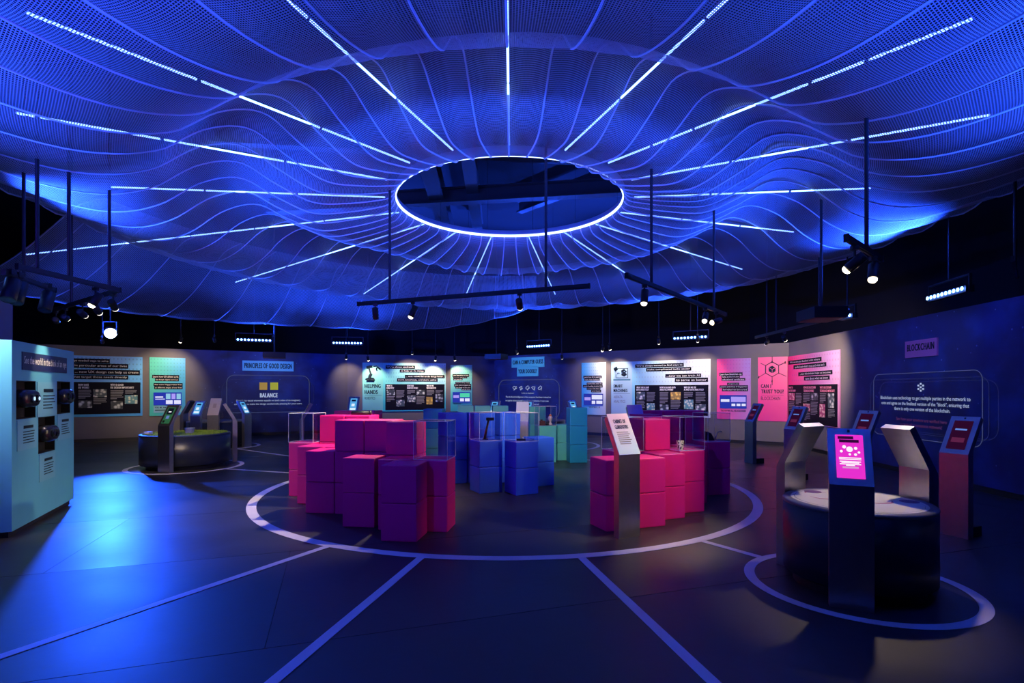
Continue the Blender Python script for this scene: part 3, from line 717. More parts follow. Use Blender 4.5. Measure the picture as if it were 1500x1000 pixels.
for tx, r_ in (('Learn how robots are being',(662.5,547.8,687,551.8)),('used to speed up',(663.5,551.9,684,554)),('and save lives',(663.5,554.1,677.5,556.8)),('and how they could',(667,559,688,562)),('have more impact on',(665,562,690,566)),('our lives in the near',(667,566,690,568.8)),('and far future',(676,568.8,690,571.5))): P.strip(tx, *r_, 0.8)
P.monitor(663, 574, 688.5, 589, TILES3); P.para(664, 590.5, 679, 592, 1, M_DARKTX)
# doodle narrow
P = Poster('info_poster', 'narrow blue-white AI poster with a small screen beside SMART MACHINES', 'poster', W_AI, 852.5, 887.8, 531.2, 607.0, 530.4, 607.6,
           poster_mat('poster_ai2', (.05,.38,.72), (.72,.80,.84), (.06,.45,.75), (.45,.55,.65), (.12,.25,.4), 11, 16, 0.6))
for tx, r_ in (('Learn how AI is used to',(855,550,882,554)),('make new chatbots',(856.5,554.1,879,557.5)),('detect fake news by',(860,560.2,883,563.5)),('understanding student life',(854.5,563.6,883.3,567.5)),('and also help detect',(860,567.6,880,570.8)),('early disease',(866.5,570.9,881,574.5))): P.strip(tx, *r_, 0.8)
P.monitor(856, 576.5, 884, 593, TILES2); P.text('THE FUTURE IS... AI', 863, 595, 879, 597.3, M_DARKTX, True)
# SMART MACHINES
P = Poster('info_poster', 'wide pale-blue SMART MACHINES poster with a laptop drawing', 'poster', W_AI, 895.7, 1041, 529.8, 607.8, 526.1, 611.5,
           poster_mat('poster_ai', (.20,.60,.80), (.80,.90,.95), (.03,.42,.68), (.68,.78,.86), (.30,.42,.48), 34, 12, 0.5, 0.25))
P.plate('title_panel', 896, 530, 926.5, 608, pm('pale_title', (.36,.58,.72), 0.5), 0.003)
sc = P.plate('laptop_screen', 902.5, 539.2, 920.5, 553.5, M_DARKTX, 0.006, None, LH); P.plate('laptop_face', 903.2, 540, 919.8, 552.8, pm('pale_title', (.36,.58,.72), 0.5), 0.003, sc, 0.010)
P.plate('laptop_base', 899, 555, 924, 557.2, pm('laptop_blue', (.05,.20,.30), 0.5), 0.006, None, LH)
stroke(P, [(901,541.5),(905,539)], .06); stroke(P, [(911.5,544),(915,541.5),(918,543.5),(915,546),(911.5,544)], .04); stroke(P, [(912,547.5),(915,549.5),(918,547)], .05); stroke(P, [(904.5,546.5),(908.5,546.5)], .012)
P.text('SMART', 899.5, 563, 912.5, 567.5, M_DARKTX, True, LH); P.text('MACHINES', 899.5, 569.5, 919.5, 574, M_DARKTX, True, LH); P.plate('rule_line', 899.5, 576.2, 923.5, 576.5, M_DARKTX, 0.002, None, LH)
P.text('AI/DATA', 899.5, 579.3, 912.5, 583.2, M_GREYTX, False, LH); P.text('ANALYTICS', 899.5, 585.8, 916.5, 589.7, M_GREYTX, False, LH)
P.strip("We've always wanted to find ways to", 931, 532.5, 1002, 537.8, 1.5); P.strip('make complicated tasks easier', 947, 538.2, 1013, 543.4, 1.5); P.strip('...now we can train AI', 975, 547.3, 1027.5, 552.6, 1.5); P.strip('to serve us better', 989, 553, 1037.5, 559.3, 1.5)
P.board2(930.5, 563.7, 1038, 607.5)
for tx, x0, x1, y0, y1 in (('WHAT ARE AI AND',933,951,566,568.5),('DATA ANALYTICS?',933,950.5,569.3,571.8),('HOW DO AI AND DATA',967,990,566,568.5),('ANALYTICS WORK?',967,986.5,569.3,571.8),('WHY DO WE USE',1002.5,1020,566,568.5),('AI AND DATA ANALYTICS?',1002.5,1031,569.3,571.8)): P.text(tx, x0, y0, x1, y1, M_WHITE, True, 0.006)
for r_ in ((933,586.5,945.5,600,6),(948,574,960.5,588,7),(967,574,980,591,8),(983,586,998,599,6),(1002.5,574,1016,583.5,4),(1019.5,574,1034,590,7)): P.para(*r_)
for r_, i in (((933,574,945.5,585),1),((948,590.5,959.5,600),3),((967,592.5,980,601),0),((983,574,997.5,585),2),((1002.5,585,1016,599),3),((1019,592,1034.5,601),1)): P.photo(*r_, i)
# pink narrow
P = Poster('info_poster', 'narrow pink blockchain poster reading THE FUTURE IS... BLOCKCHAIN', 'poster', W_AI, 1050.5, 1100, 525.7, 613.3, 524.2, 614.5,
           poster_mat('poster_bc2', (.86,.05,.24), (.40,.24,.62), (.80,.06,.30), (.52,.20,.55), (.40,.10,.35), 11, 16, 0.6))
for tx, r_ in (('Learn how blockchain can',(1054,545.5,1088,550.2)),('help authenticate',(1057,550.2,1084,553.5)),('educational certificates',(1057.5,553.6,1092,557.6)),('and grow our',(1065.5,560.5,1083,563.8)),("greater awareness of Singapore's",(1054.5,564.2,1096,568.5)),('food safety from farm to fork',(1058,568.6,1096,572.8))): P.strip(tx, *r_, 1.0)
P.monitor(1055, 578.5, 1094, 598, [(0.04,0.30,0.36,0.50,0),(0.42,0.12,0.97,0.52,1),(0.44,0.64,0.58,0.82,0),(0.63,0.64,0.77,0.82,0),(0.82,0.64,0.97,0.82,0)])
P.text('THE FUTURE IS... BLOCKCHAIN', 1056, 600, 1092.5, 602.8, M_DARKTX, True)
# CAN I TRUST YOU
P = Poster('info_poster', 'pink CAN I TRUST YOU? title panel with a hexagon cube drawing', 'poster', W_AI, 1110.5, 1153.6, 523.7, 615.8, 521.8, 617.5,
           poster_mat('poster_bc', (.88,.10,.30), (.90,.12,.30), (.80,.04,.28), (.86,.06,.30), (.5,.05,.2), 1, 1, 2.0))
hx = [(1131.4+11*math.sin(2*PI*i/6), 540.8-11*math.cos(2*PI*i/6)) for i in range(7)]
stroke(P, hx, .011); 
for a_, b_ in (((1131.4,529.8),(1131.4,521.6)),((1140.9,535.3),(1150.5,530.6)),((1121.9,535.3),(1114.5,532)),((1140.9,546.3),(1152,551)),((1121.9,546.3),(1111.5,552.5)),((1131.4,551.8),(1131.4,564))): stroke(P, [a_, b_], .008)
for x, y in ((1131.4,529.8),(1150.5,530.8),(1131.4,558.2),(1111.8,552.4)): stroke(P, [(x-.6,y),(x+.6,y)], .035, M_DARKTX, 'drawing_dot')
for pl in ([(1126.5,538.5),(1131,541.2),(1131,546.3),(1126.5,543.6)], [(1136.3,538.5),(1131.8,541.2),(1131.8,546.3),(1136.3,543.6)], [(1131.4,535.5),(1136,538),(1131.4,540.6),(1126.8,538)]):
    q = [];
    for x, y in pl: u, z = P.w.sz(x, y); q.append((u-P.u0, z-P.zb))
    MB().prism_y(q, P.y-0.008, P.y-0.001).build('drawing_cube_face', M_DARKTX, P.t)
P.text('CAN I', 1115, 562.5, 1129.5, 568, M_DARKTX, True); P.text('TRUST YOU?', 1115.5, 570.3, 1148, 576, M_DARKTX, True); P.plate('rule_line', 1115.5, 578.4, 1148, 578.7, M_DARKTX, 0.002); P.text('BLOCKCHAIN', 1115, 580.5, 1143, 586, M_DARKTX, False)
P = Poster('info_poster', 'pink blockchain poster with black text panel on the long right wall', 'poster', W_RIGHT, 1155, 1231.7, 521.6, 617.6, 512.2, 625.7,
           poster_mat('poster_bc3', (.88,.03,.20), (.55,.35,.66), (.85,.05,.25), (.80,.28,.50), (.35,.12,.3), 22, 12, 0.5, 0.1))
P.strip("We've always checked with others", 1156.5, 525.5, 1205, 531.5, 1.8); P.strip("to find out what's true and what isn't", 1164, 532.5, 1212, 538.5, 1.8); P.strip('...now blockchain helps us become', 1171, 543.5, 1221, 549.5, 1.8); P.strip('sure about what we know', 1179.5, 550.5, 1217, 556.5, 1.8)
P.board2(1156.5, 563, 1228.5, 621)
HP = pm('pink_print', (.85,.25,.35), 0.5)
for tx, x0, x1, y0, y1 in (('WHAT IS',1157.3,1163,566,569),('BLOCKCHAIN?',1157.3,1167,570.5,573.5),('HOW DOES BLOCKCHAIN',1179,1196.5,565.5,569),('TECHNOLOGY WORK?',1179,1194,570.5,574),('WHY IS BLOCKCHAIN',1203,1219.5,565.5,569),('TECHNOLOGY IMPORTANT?',1203,1224.5,570.5,574)): P.text(tx, x0, y0, x1, y1, HP, True, 0.006)
for r_ in ((1157.5,587.5,1166,602,6),(1167.5,575.5,1176.5,592.5,8),(1178.5,575.5,1188.5,589.5,6),(1189.5,588,1200,608,9),(1203,575.5,1212.5,590,6),(1215,599,1225,612,6),(1178.5,604,1188.5,616,5)): P.para(*r_)
for r_, i in (((1157.5,575.5,1166,586),4),((1167.5,594.5,1176.5,606),4),((1178.5,591,1188.5,602),4),((1189.5,575.5,1200,586),0),((1202.5,591.5,1210.5,611),4),((1215,576,1224,597),1)): P.photo(*r_, i)

# ------------------------------------------------------------------ projected wall texts
def frame(P_, x0, y0, x1, y1, r, th, m, name='projected_frame'):
    a, b_, z0, z1 = P_.r(x0, y0, x1, y1); pts = []
    for cx, cz, s0 in ((b_-r, z1-r, 0), (a+r, z1-r, 90), (a+r, z0+r, 180), (b_-r, z0+r, 270)):
        for k in range(7):
            q = math.radians(s0+15*k); pts.append((cx+r*math.cos(q), P_.y-0.002, cz+r*math.sin(q)))
    MB().tube(pts, th, 4, closed=True).build(name, m, P_.t)
def sign(label, w, x0, x1, yt0, yb0, yt1, yb1, m, lines, mt=M_DARKTX):
    P_ = Poster('wall_sign', label, 'sign', w, x0, x1, yt0, yb0, yt1, yb1, m, 0.03)
    for l in lines: P_.text(*l, mt, True)
    return P_
M_CYAN = pm('cyan_sign', (.16,.62,.74), 0.5); M_MINT = pm('mint_sign', (.14,.66,.62), 0.5); M_PSIGN = pm('pink_sign', (.62,.16,.42), 0.5)
sign('cyan wall sign reading PRINCIPLES OF GOOD DESIGN', W_BAL, 355, 430, 528, 542.8, 529.2, 543.6, M_CYAN, [('PRINCIPLES OF GOOD DESIGN', 358, 532, 427, 539.5)])
P = sign('mint wall sign reading CAN A COMPUTER GUESS YOUR DOODLE?', W_AI, 750, 798, 523.8, 538, 522, 537.6, M_MINT, [('CAN A COMPUTER GUESS', 752, 527, 796, 533)])
lo = P.plate('lower_board', 758, 536.5, 789, 551, M_MINT, 0.03, None, -0.03); P.text('YOUR DOODLE?', 760, 540.5, 786.5, 546.5, M_DARKTX, True, 0.0, lo)
sign('pink wall sign reading BLOCKCHAIN on the navy right wall', W_RIGHT, 1328.2, 1374.6, 500.2, 524.2, 494.3, 520.6, M_PSIGN, [('BLOCKCHAIN', 1331.5, 502.5, 1371, 512.8)])
P = Poster('wall_projection', 'projected navy frame with two squares and the word BALANCE', 'projection', W_BAL, 332, 453, 549, 603.2, 551, 604, None, 0.012)
frame(P, 332, 549.8, 453, 603.6, .25, .010, M_PROJD); frame(P, 325, 556, 459.5, 598, .35, .004, em('projected_dim', (.1,.13,.4), .2))
P.plate('projected_square', 380, 560, 391.5, 570.8, em('ochre_square', (.42,.27,.08), 0.75), 0.003); P.plate('projected_square', 395.8, 560, 407.3, 570.8, em('lime_square', (.42,.42,.06), 0.75), 0.003)
P.text('BALANCE', 381, 575.5, 406.5, 581.8, M_PROJ, True); P.text('Distribute visual elements equally on both sides of an imaginary', 346, 585, 440, 588.2, M_PROJ); P.text('central axis to make the design aesthetically pleasing for your users.', 343, 590, 442.5, 593.2, M_PROJ)
P = Poster('wall_projection', 'projected frame with five doodle outlines below the mint doodle sign', 'projection', W_AI, 731, 819, 556, 612, 556, 612, None, 0.012)
frame(P, 731, 556, 819.5, 612, .30, .013, M_PROJD); frame(P, 725, 562, 825, 608, .4, .005, em('projected_dim', (.1,.13,.4), .2))
for i in range(5):
    cx = 754.5+i*9.2; rnd = random.Random(i)
    pts = [(cx+3*math.cos(k*0.7)*(0.35+0.85*rnd.random()), 568+2.8*math.sin(k*0.7)*(0.35+0.85*rnd.random())) for k in range(9)]
    q = []
    for x, y in pts+[(cx-1.5+i*0.8, 571.5)]: u, z = P.w.sz(x, y); q.append((u-P.u0, P.y-0.003, z-P.zb))
    MB().tube(q, .010, 4).build('doodle_outline', M_PROJ, P.t)
P.text('Is this an elephant?', 764.5, 574.5, 782.5, 577.2, M_PROJ); P.text('The Artificial Intelligence in this computer has been trained to', 741, 580, 807, 583.3, M_PROJ); P.text('recognise objects based on millions of pictures. It can now', 741, 585.4, 804, 588.7, M_PROJ); P.text('identify what you have sketched!', 758, 590.5, 790, 593.5, M_PROJ)
P = Poster('wall_projection', 'projected rounded frame with blockchain explanation on the navy right wall', 'projection', W_RIGHT, 1280.5, 1440.5, 548, 634, 540, 652, None, 0.012)
frame(P, 1280.8, 545, 1440.5, 645, .16, .006, M_PROJD); frame(P, 1276, 554, 1450, 637, .16, .003, em('projected_dim', (.1,.13,.4), .2)); frame(P, 1290, 558, 1464, 636, .2, .002, em('projected_dim', (.1,.13,.4), .2))
for i in range(7):
    a = 2*PI*i/6; x, y = (1349.8, 567) if i == 6 else (1349.8+4*math.sin(a), 567-5*math.cos(a))
    P.plate('projected_hexagon', x-1.2, y-1.3, x+1.2, y+1.3, M_PROJ, 0.003)
P.text('Blockchain uses technology to get multiple parties in the network to', 1291, 580.5, 1423, 587.5, M_PROJ); P.text('vote and agree on the finalised version of the "block", ensuring that', 1292, 589, 1421, 596, M_PROJ); P.text('there is only one version of the blockchain.', 1311, 597, 1393, 604, M_PROJ)
MP = em('projected_plum', (.22,.06,.22), 0.4)
P.text('See how your answers are verified here', 1314, 613, 1388, 619.5, MP); P.text('as part of a consensus network!', 1320, 621, 1381, 627.5, MP)

# ------------------------------------------------------------------ blue viewing booth
M_BOOTH = pm('booth_blue', (.10,.42,.60), 0.45, noise=0.05)
BA, BB = Vector((-5.40,5.77,0)), Vector((-6.19,7.55,0))
bw = Wall(BB[:2], BA[:2])          # as seen from the room: left = near corner
bw = Wall(BA[:2], BB[:2])
bt = thing('viewing_booth', 'tall blue booth with three recessed goggle viewers by the left wall', 'booth', (BA.x, BA.y, 0), bw.rz)
# local frame: x along the face from the near corner, -y out of the wall side is bw.n
L = bw.L; BH = 2.14
def bpx(px): return bw.hit(px)[0]
def bz(px, py): return bw.sz(px, py)[1]
inn = Matrix.Rotation(-bw.rz, 3, 'Z')
def loc(x, y): v = inn @ Vector((x-BA.x, y-BA.y, 0)); return (v.x, v.y)
recs = [(23.7,52.5,557.5,613), (83.5,103,558.5,605.5), (56,80.6,609.8,662)]
# body: back block + face panels left around the recesses
poly = [loc(*BA[:2]), loc(*BB[:2]), loc(-6.95,7.58), loc(-6.92,5.90)]
sgn = 1 if sum(p[1] for p in poly) > 0 else -1      # side on which the body lies
DP = 0.11*sgn
def facebox(mb, x0, x1, z0, z1): mb.box(x0, x1, min(0,DP), max(0,DP), z0, z1)
fx = sorted({0.0, L} | {bpx(r[0]) for r in recs} | {bpx(r[1]) for r in recs})
R3 = [(bpx(r[0]), bpx(r[1]), bz((r[0]+r[1])/2, r[3]), bz((r[0]+r[1])/2, r[2])) for r in recs]
mb = MB()
for i in range(len(fx)-1):
    xm = (fx[i]+fx[i+1])/2; cuts = sorted((r[2], r[3]) for r in R3 if r[0] < xm < r[1]); z = 0.07
    for z0, z1 in cuts: facebox(mb, fx[i], fx[i+1], z, z0); z = z1
    facebox(mb, fx[i], fx[i+1], z, BH)
mb.build('face_panel', M_BOOTH, bt)
inner = [(0.001,DP),(L-0.001,DP),poly[2],poly[3]]
MB().prism_z(inner, 0.07, BH).build('body', M_BOOTH, bt)
MB().prism_z([(0.03,0.04*sgn),(L-0.03,0.04*sgn),(poly[2][0],poly[2][1]),(poly[3][0],poly[3][1])], 0.0, 0.07).build('plinth', M_METAL, bt)
# the near end of the face panel is closed by a side sheet
gog = pm('goggle_plastic', (.012,.012,.015), 0.25)
for k, r in enumerate(R3):
    MB().box(r[0], r[1], DP*0.93, DP*0.99, r[2], r[3]).build('recess_back', pm('recess_black', (.006,.006,.008), 0.7), bt)
    lm = MB(); ya, yb = min(0.004*sgn, DP*0.93), max(0.004*sgn, DP*0.93); e = 0.008
    lm.box(r[0], r[0]+e, ya, yb, r[2], r[3]).box(r[1]-e, r[1], ya, yb, r[2], r[3]).box(r[0]+e, r[1]-e, ya, yb, r[2], r[2]+e).box(r[0]+e, r[1]-e, ya, yb, r[3]-e, r[3])
    lm.build('recess_liner', pm('recess_black', (.006,.006,.008), 0.7), bt)
    cx = (r[0]+r[1])/2; cz = (r[2]+r[3])/2+0.03*(r[3]-r[2]); w = (r[1]-r[0])*0.40; o = -sgn
    v = []; f = []
    # goggle shell: squashed dome pushed out of the face
    mb = MB(); seg = 20
    prof = [(1.0,-0.07),(1.0,0.01),(0.95,0.045),(0.80,0.07),(0.55,0.08)]
    for s_, y in prof:
        for j in range(seg):
            a = 2*PI*j/seg; ca, sa_ = math.cos(a), math.sin(a)
            ex = math.copysign(abs(ca)**0.6, ca); ez = math.copysign(abs(sa_)**0.6, sa_)
            mb.v.append((cx+ex*w*s_, o*y, cz+ez*0.105*s_))
    for i in range(len(prof)-1):
        for j in range(seg): mb.f.append((i*seg+j, i*seg+(j+1) % seg, (i+1)*seg+(j+1) % seg, (i+1)*seg+j))
    mb.f.append(tuple((len(prof)-1)*seg+j for j in range(seg)))
    gsh = mb.build('goggle_viewer', gog, bt, True)
    for sx in (-0.33, 0.33):
        MB().tube([(cx+sx*w, o*0.07, cz), (cx+sx*w, o*0.095, cz)], 0.045, 14).build('eyepiece', gog, gsh)
        MB().tube([(cx+sx*w, o*0.096, cz), (cx+sx*w, o*0.100, cz)], 0.022, 12).build('eye_lens', em('goggle_glow', (.5,.7,1.0), 1.2) if k == 0 else pm('lens_glass', (.02,.02,.05), .08), gsh)
    MB().tube([(cx, DP*0.93, cz), (cx, o*0.02, cz)], 0.05, 12).build('mount', gog, bt)
    MB().box(cx-0.012, cx+0.012, DP*0.90, DP*0.93, r[2]+0.02, r[2]+0.035).build('indicator', em('red_indicator', (1.0,.05,.03), 3.0), bt)
def bplate(name, x0, y0, x1, y1, m, th=0.008):
    a, b_ = bpx(x0), bpx(x1); xm = (x0+x1)/2; z0, z1 = bz(xm, y1), bz(xm, y0)
    y_a, y_b = (-th*sgn, 0)
    return MB().box(a, b_, min(y_a,y_b), max(y_a,y_b), z0, z1).build(name, m, bt), a, b_, z0, z1
def btext(body, a, b_, z0, z1, m, parent, bold=False):
    lettering(body, a, b_, z0, z1, -0.012*sgn, m, parent, bold)
nv = pm('navy_strip', (.01,.02,.10), 0.5)
o, a, b_, z0, z1 = bplate('sign_strip', 31.5, 519.5, 97, 544, nv)
h = z1-z0; btext('See the world in the blink of an eye', a+0.04, b_-0.04, z0+h*0.22, z1-h*0.22, M_WHITE, o)
lp = pm('booth_label', (.16,.45,.62), 0.5)
for x0, y0, x1, y1 in ((54,559.5,82.5,609),(24.5,614,53,658),(83.5,606.5,103.5,643),(57,662.5,80,702)):
    o, a, b_, z0, z1 = bplate('label_plate', x0, y0, x1, y1, lp, 0.006); h = z1-z0; mb = MB(); ww = b_-a
    mb.box(a+ww*0.3, b_-ww*0.2, min(-0.008*sgn,-0.006*sgn), max(-0.008*sgn,-0.006*sgn), z1-h*0.30, z1-h*0.20)
    for i in range(5): mb.box(a+ww*0.28, b_-ww*random.uniform(.1,.3), min(-0.008*sgn,-0.006*sgn), max(-0.008*sgn,-0.006*sgn), z1-h*(0.42+i*0.09), z1-h*(0.39+i*0.09))
    mb.build('paragraph', M_DARKTX, o)
spot_t = thing('track_spotlight', 'small warm spot above the pale end of the blue booth', 'spotlight', (-5.75,4.9,2.86))
link('stem', yoke_me, M_METAL, spot_t); c_ = link('lamp_can', can_me, M_METAL, spot_t); c_.rotation_euler = Vector((-0.5,0.9,-1)).to_track_quat('Z','Y').to_euler()
spot('lamp', spot_t, (0,0.05,-0.12), (0.28,0.95,-1.0), (1.0,.88,.70), 240, 70, .8)
MB().tube([(0,0,0.14),(0,0,CE-2.86)], 0.012, 6).build('drop_pole', M_METAL, spot_t)

# ------------------------------------------------------------------ stacked cubes
CS = 0.392; TP = 0.405
bm = bmesh.new(); bmesh.ops.create_cube(bm, size=1.0)
for v in bm.verts: v.co = Vector(((v.co.x+0.5)*CS, (v.co.y+0.5)*CS, (v.co.z+0.5)*(TP-0.004)))
bmesh.ops.bevel(bm, geom=list(bm.edges), offset=0.014, segments=2, affect='EDGES', profile=0.6)
cube_base = bpy.data.meshes.new('display_cube'); bm.to_mesh(cube_base); bm.free()
cube_base.polygons.foreach_set('use_smooth', [False]*len(cube_base.polygons))
CUBES = {}
def cube_mesh(m):
    if m.name not in CUBES:
        me = cube_base.copy(); me.materials.append(m); CUBES[m.name] = me
    return CUBES[m.name]
TIER = ['bottom', 'second-tier', 'third-tier']
def column(x, y, deg, n, m, where, colr, grp, topm=None, topc=None):
    for k in range(n):
        top = topm is not None and k == n-1
        o = bpy.data.objects.new('display_cube', cube_mesh(topm if top else m)); COL.objects.link(o)
        o.location = (x, y, k*TP); o.rotation_euler = (0, 0, math.radians(deg))
        tag(o, '%s %s cube of %s' % (TIER[k], topc if top else colr, where), 'cube', grp)
def case(x, y, deg, z, label, h=0.43, w=CS, dpt=CS):
    t = thing('acrylic_case', label, 'display case', (x, y, z+0.001), math.radians(deg)); e = 0.006
    for bx in ((0.004,w-0.004,0,e,0,h),(0.004,w-0.004,dpt-e,dpt,0,h),(0,e,e,dpt-e,0,h),(w-e,w,e,dpt-e,0,h),(0,w,0,dpt,h,h+e)):
        MB().box(*bx).build('pane', M_ACR, t)
    r = 0.0028; mb = MB()
    for X in (0, w):
        for Y in (0, dpt): mb.tube([(X,Y,0),(X,Y,h+e)], r, 4)
    for Z in (0.003, h+e):
        mb.tube([(0,0,Z),(w,0,Z),(w,dpt,Z),(0,dpt,Z)], r, 4, closed=True)
    mb.build('polished_edge', M_ACRE, t)
Z2, Z3 = 2*TP, 3*TP
LM = 'cubes of the magenta stack next to the ultramarine stack'
for x, y, n, w in ((-1.39,5.656,2,'the column jutting out furthest over the stripe ends'), (-1.535,6.11,2,'the low column between the jutting column and the tall one'), (-1.54,6.515,3,'the tall column right beside the acrylic case'),
        (-1.114,6.045,2,'the column under the acrylic case beside the ultramarine cubes'), (-1.985,6.25,2,'the low column in front of the paired tall ones'), (-2.69,6.96,2,'the low column left open beside the paired tall ones'),
        (-2.29,6.90,3,'the outer of the paired tall columns'), (-1.895,6.85,3,'the inner of the paired tall columns'), (-2.94,8.17,3,'the brightly lit column beside the far acrylic case'),
        (-3.365,8.05,2,'the column under the far acrylic case'), (-3.025,7.52,2,'the low column next to the one with the far case'), (-2.61,7.46,2,'the low column behind the paired tall ones'),
        (-2.54,8.12,3,'the column carrying the black bar device'), (-3.33,10.0,3,'the rear pair, on its turf table side'), (-2.93,9.945,3,'the rear pair, on its ultramarine side')):
    column(x, y, -7.6, n, M_PINK, w, 'magenta', LM)
case(-1.114, 6.045, -7.6, Z2, 'clear acrylic case on the magenta stack next to the blue cubes')
case(-3.365, 8.05, -7.6, Z2, 'clear acrylic case at the far end of the magenta stack, before the BALANCE projection')
RM = 'cubes of the magenta stack behind the lectern'
for x, y, n, dg, w in ((1.064,6.02,2,20,'the column at the open side of the CABINET OF CURIOSITIES lectern'), (1.34,6.81,2,20,'the column under the case behind the lectern board'), (1.441,6.158,2,20,'the column just behind the lectern post'),
        (1.80,6.55,2,20,'the column next but one to the lectern post'), (2.17,6.91,2,20,'the column under the gold tumbler case'), (2.39,7.44,2,18,'the narrow-looking column past the gold tumbler case'),
        (2.97,8.10,2,15,'the column under the bent tube case'), (1.735,6.955,3,20,'the tall bright column beside the gold tumbler'), (1.93,7.60,3,20,'the tall column behind the gold tumbler case'), (2.02,8.35,3,16,'the tall column before the lilac lectern'),
        (2.42,9.9,3,8,'the far trio, nearest the lilac lectern'), (2.84,10.0,3,8,'the middle of the far trio'), (3.26,10.1,3,8,'the far trio, on its bent tube side')):
    column(x, y, dg, n, M_PINK, w, 'magenta', RM)
case(1.34, 6.81, 20, Z2, 'clear acrylic case behind the cabinet of curiosities sign')
case(2.17, 6.91, 20, Z2, 'clear acrylic case around the gold patterned tumbler')
case(2.97, 8.10, 15, Z2, 'clear acrylic case holding the bent silver tube')
UM = 'cubes of the ultramarine stack'
for x, y, n, w in ((0.06,8.08,2,'the corner column under the case with small objects'), (-0.50,8.22,2,'the column under the case with the dark stick'), (0.36,8.80,2,'the bare pale-topped column'),
        (-1.12,9.0,3,'the tall column beside the teal and cerulean one'), (-0.64,8.98,3,'the tall column behind the dark stick'), (-0.20,9.2,3,'the tall column behind the case with small objects')):
    column(x, y, 27, n, M_BLUEC, w, 'ultramarine blue', UM)
case(-0.50, 8.22, 27, Z2, 'clear acrylic case with a tall dark stick on the ultramarine cubes')
case(0.06, 8.08, 27, Z2, 'clear acrylic case with small objects on the ultramarine cubes')
TM = 'cubes of the teal stacks'
column(-1.81, 10.9, -2, 3, M_TEAL, 'the lone column between magenta and ultramarine', 'teal', TM, M_CER, 'cerulean blue')
for x, y, n, dg, w in ((-1.35,13.3,3,6,'the rear row, at its HELPING HANDS end'), (-0.92,13.2,3,6,'the middle of the rear row'), (-0.48,13.25,3,6,'the rear row, at its white lectern end'),
        (0.60,11.72,2,14,'the column under the case with brown and white objects'), (0.42,12.5,3,14,'the tall column beside the white lectern'), (1.0,12.1,2,14,'the low column next to the cerulean one')):
    column(x, y, dg, n, M_TEAL, w, 'teal', TM)
column(1.27, 11.72, 6, 3, M_CER, 'the column beside the narrow blue AI poster', 'cerulean blue', TM)
case(0.60, 11.72, 14, Z2, 'clear acrylic case with brown and white objects on the teal cubes', 0.42)

# small exhibits in the cases
def rot(x, y, deg, lx, ly): a = math.radians(deg); return (x+lx*math.cos(a)-ly*math.sin(a), y+lx*math.sin(a)+ly*math.cos(a))
x, y = rot(-0.5, 8.22, 27, 0.2, 0.16)
t = thing('vintage_device', 'tall dark brown jointed stick standing in an acrylic case', 'exhibit', (x, y, Z2+0.008))
MB().tube([(-0.04,0,0.0),(-0.01,0,0.15),(0.03,0,0.33)], [0.022,0.018,0.014], 8).build('shaft', pm('dark_wood', (.05,.02,.015), .4), t, True)
MB().box(-0.015,0.11,-0.02,0.02,0.30,0.345).build('head', M_METAL, t); MB().box(-0.07,0.02,-0.03,0.03,0,0.012).build('foot', M_METAL, t)
x, y = rot(0.06, 8.08, 27, 0.15, 0.12)
t = thing('small_instrument', 'small dark instrument with bright knob lying in an acrylic case', 'exhibit', (x, y, Z2+0.008))
MB().box(-0.07,0.07,-0.03,0.03,0,0.03).build('body', M_METAL, t); MB().lathe([(0.012,0.03),(0.015,0.04),(0.010,0.055)], 12, (0.03,0,0)).build('knob', M_ACRE, t, True)
x, y = rot(0.60, 11.72, 14, 0.12, 0.15)
t = thing('old_camera', 'dark reddish boxy device in the case on the teal cubes', 'exhibit', (x, y, Z2+0.008))
MB().box(-0.09,0.06,-0.05,0.05,0,0.10).build('body', pm('maroon_body', (.10,.02,.02), .35), t); MB().lathe([(0.035,0),(0.04,0.03),(0.03,0.06)], 14, (0.10,-0.02,0)).build('lens_barrel', M_METAL, t, True)
MB().box(-0.05,0.0,-0.03,0.03,0.10,0.125).build('viewfinder', M_METAL, t)
x, y = rot(0.60, 11.72, 14, 0.31, 0.18)
t = thing('white_figure', 'white and orange vase-shaped model in the case on the teal cubes', 'exhibit', (x, y, Z2+0.008))
MB().lathe([(0.05,0),(0.055,0.02),(0.02,0.05),(0.018,0.08),(0.045,0.12),(0.05,0.17),(0.03,0.2)], 18).build('body', pm('pale_ceramic', (.75,.6,.55), .4), t, True)
MB().lathe([(0.035,0.2),(0.02,0.23),(0.005,0.24)], 14).build('cap', pm('orange_cap', (.7,.2,.05), .4), t, True)
m = bpy.data.materials.new('gold_black_pattern'); m.use_nodes = True; g = NT(m); tc = g.n.new('ShaderNodeTexCoord'); vo = g.n.new('ShaderNodeTexVoronoi'); vo.inputs['Scale'].default_value = 42
g.l.new(tc.outputs['Object'], vo.inputs['Vector']); g.l.new(g.mix(g.math('GREATER_THAN', vo.outputs['Distance'], 0.60), (.90,.84,.55), (.03,.02,.02)), g.n['Principled BSDF'].inputs['Base Color'])
x, y = rot(2.17, 6.91, 20, 0.06, 0.07)
t = thing('patterned_tumbler', 'gold and black patterned tumbler standing in an acrylic case', 'exhibit', (x, y, Z2+0.008))
MB().lathe([(0.036,0),(0.040,0.008),(0.046,0.12),(0.043,0.12),(0.037,0.012)], 20, cap=False).build('cup', m, t, True); MB().lathe([(0.001,0.004),(0.037,0.004),(0.037,0.01),(0.001,0.01)], 20).build('base', m, t)
x, y = rot(2.97, 8.10, 15, 0.2, 0.2)
t = thing('bent_tube', 'bent silver tube rising out of a black base in an acrylic case', 'exhibit', (x, y, Z2+0.008))
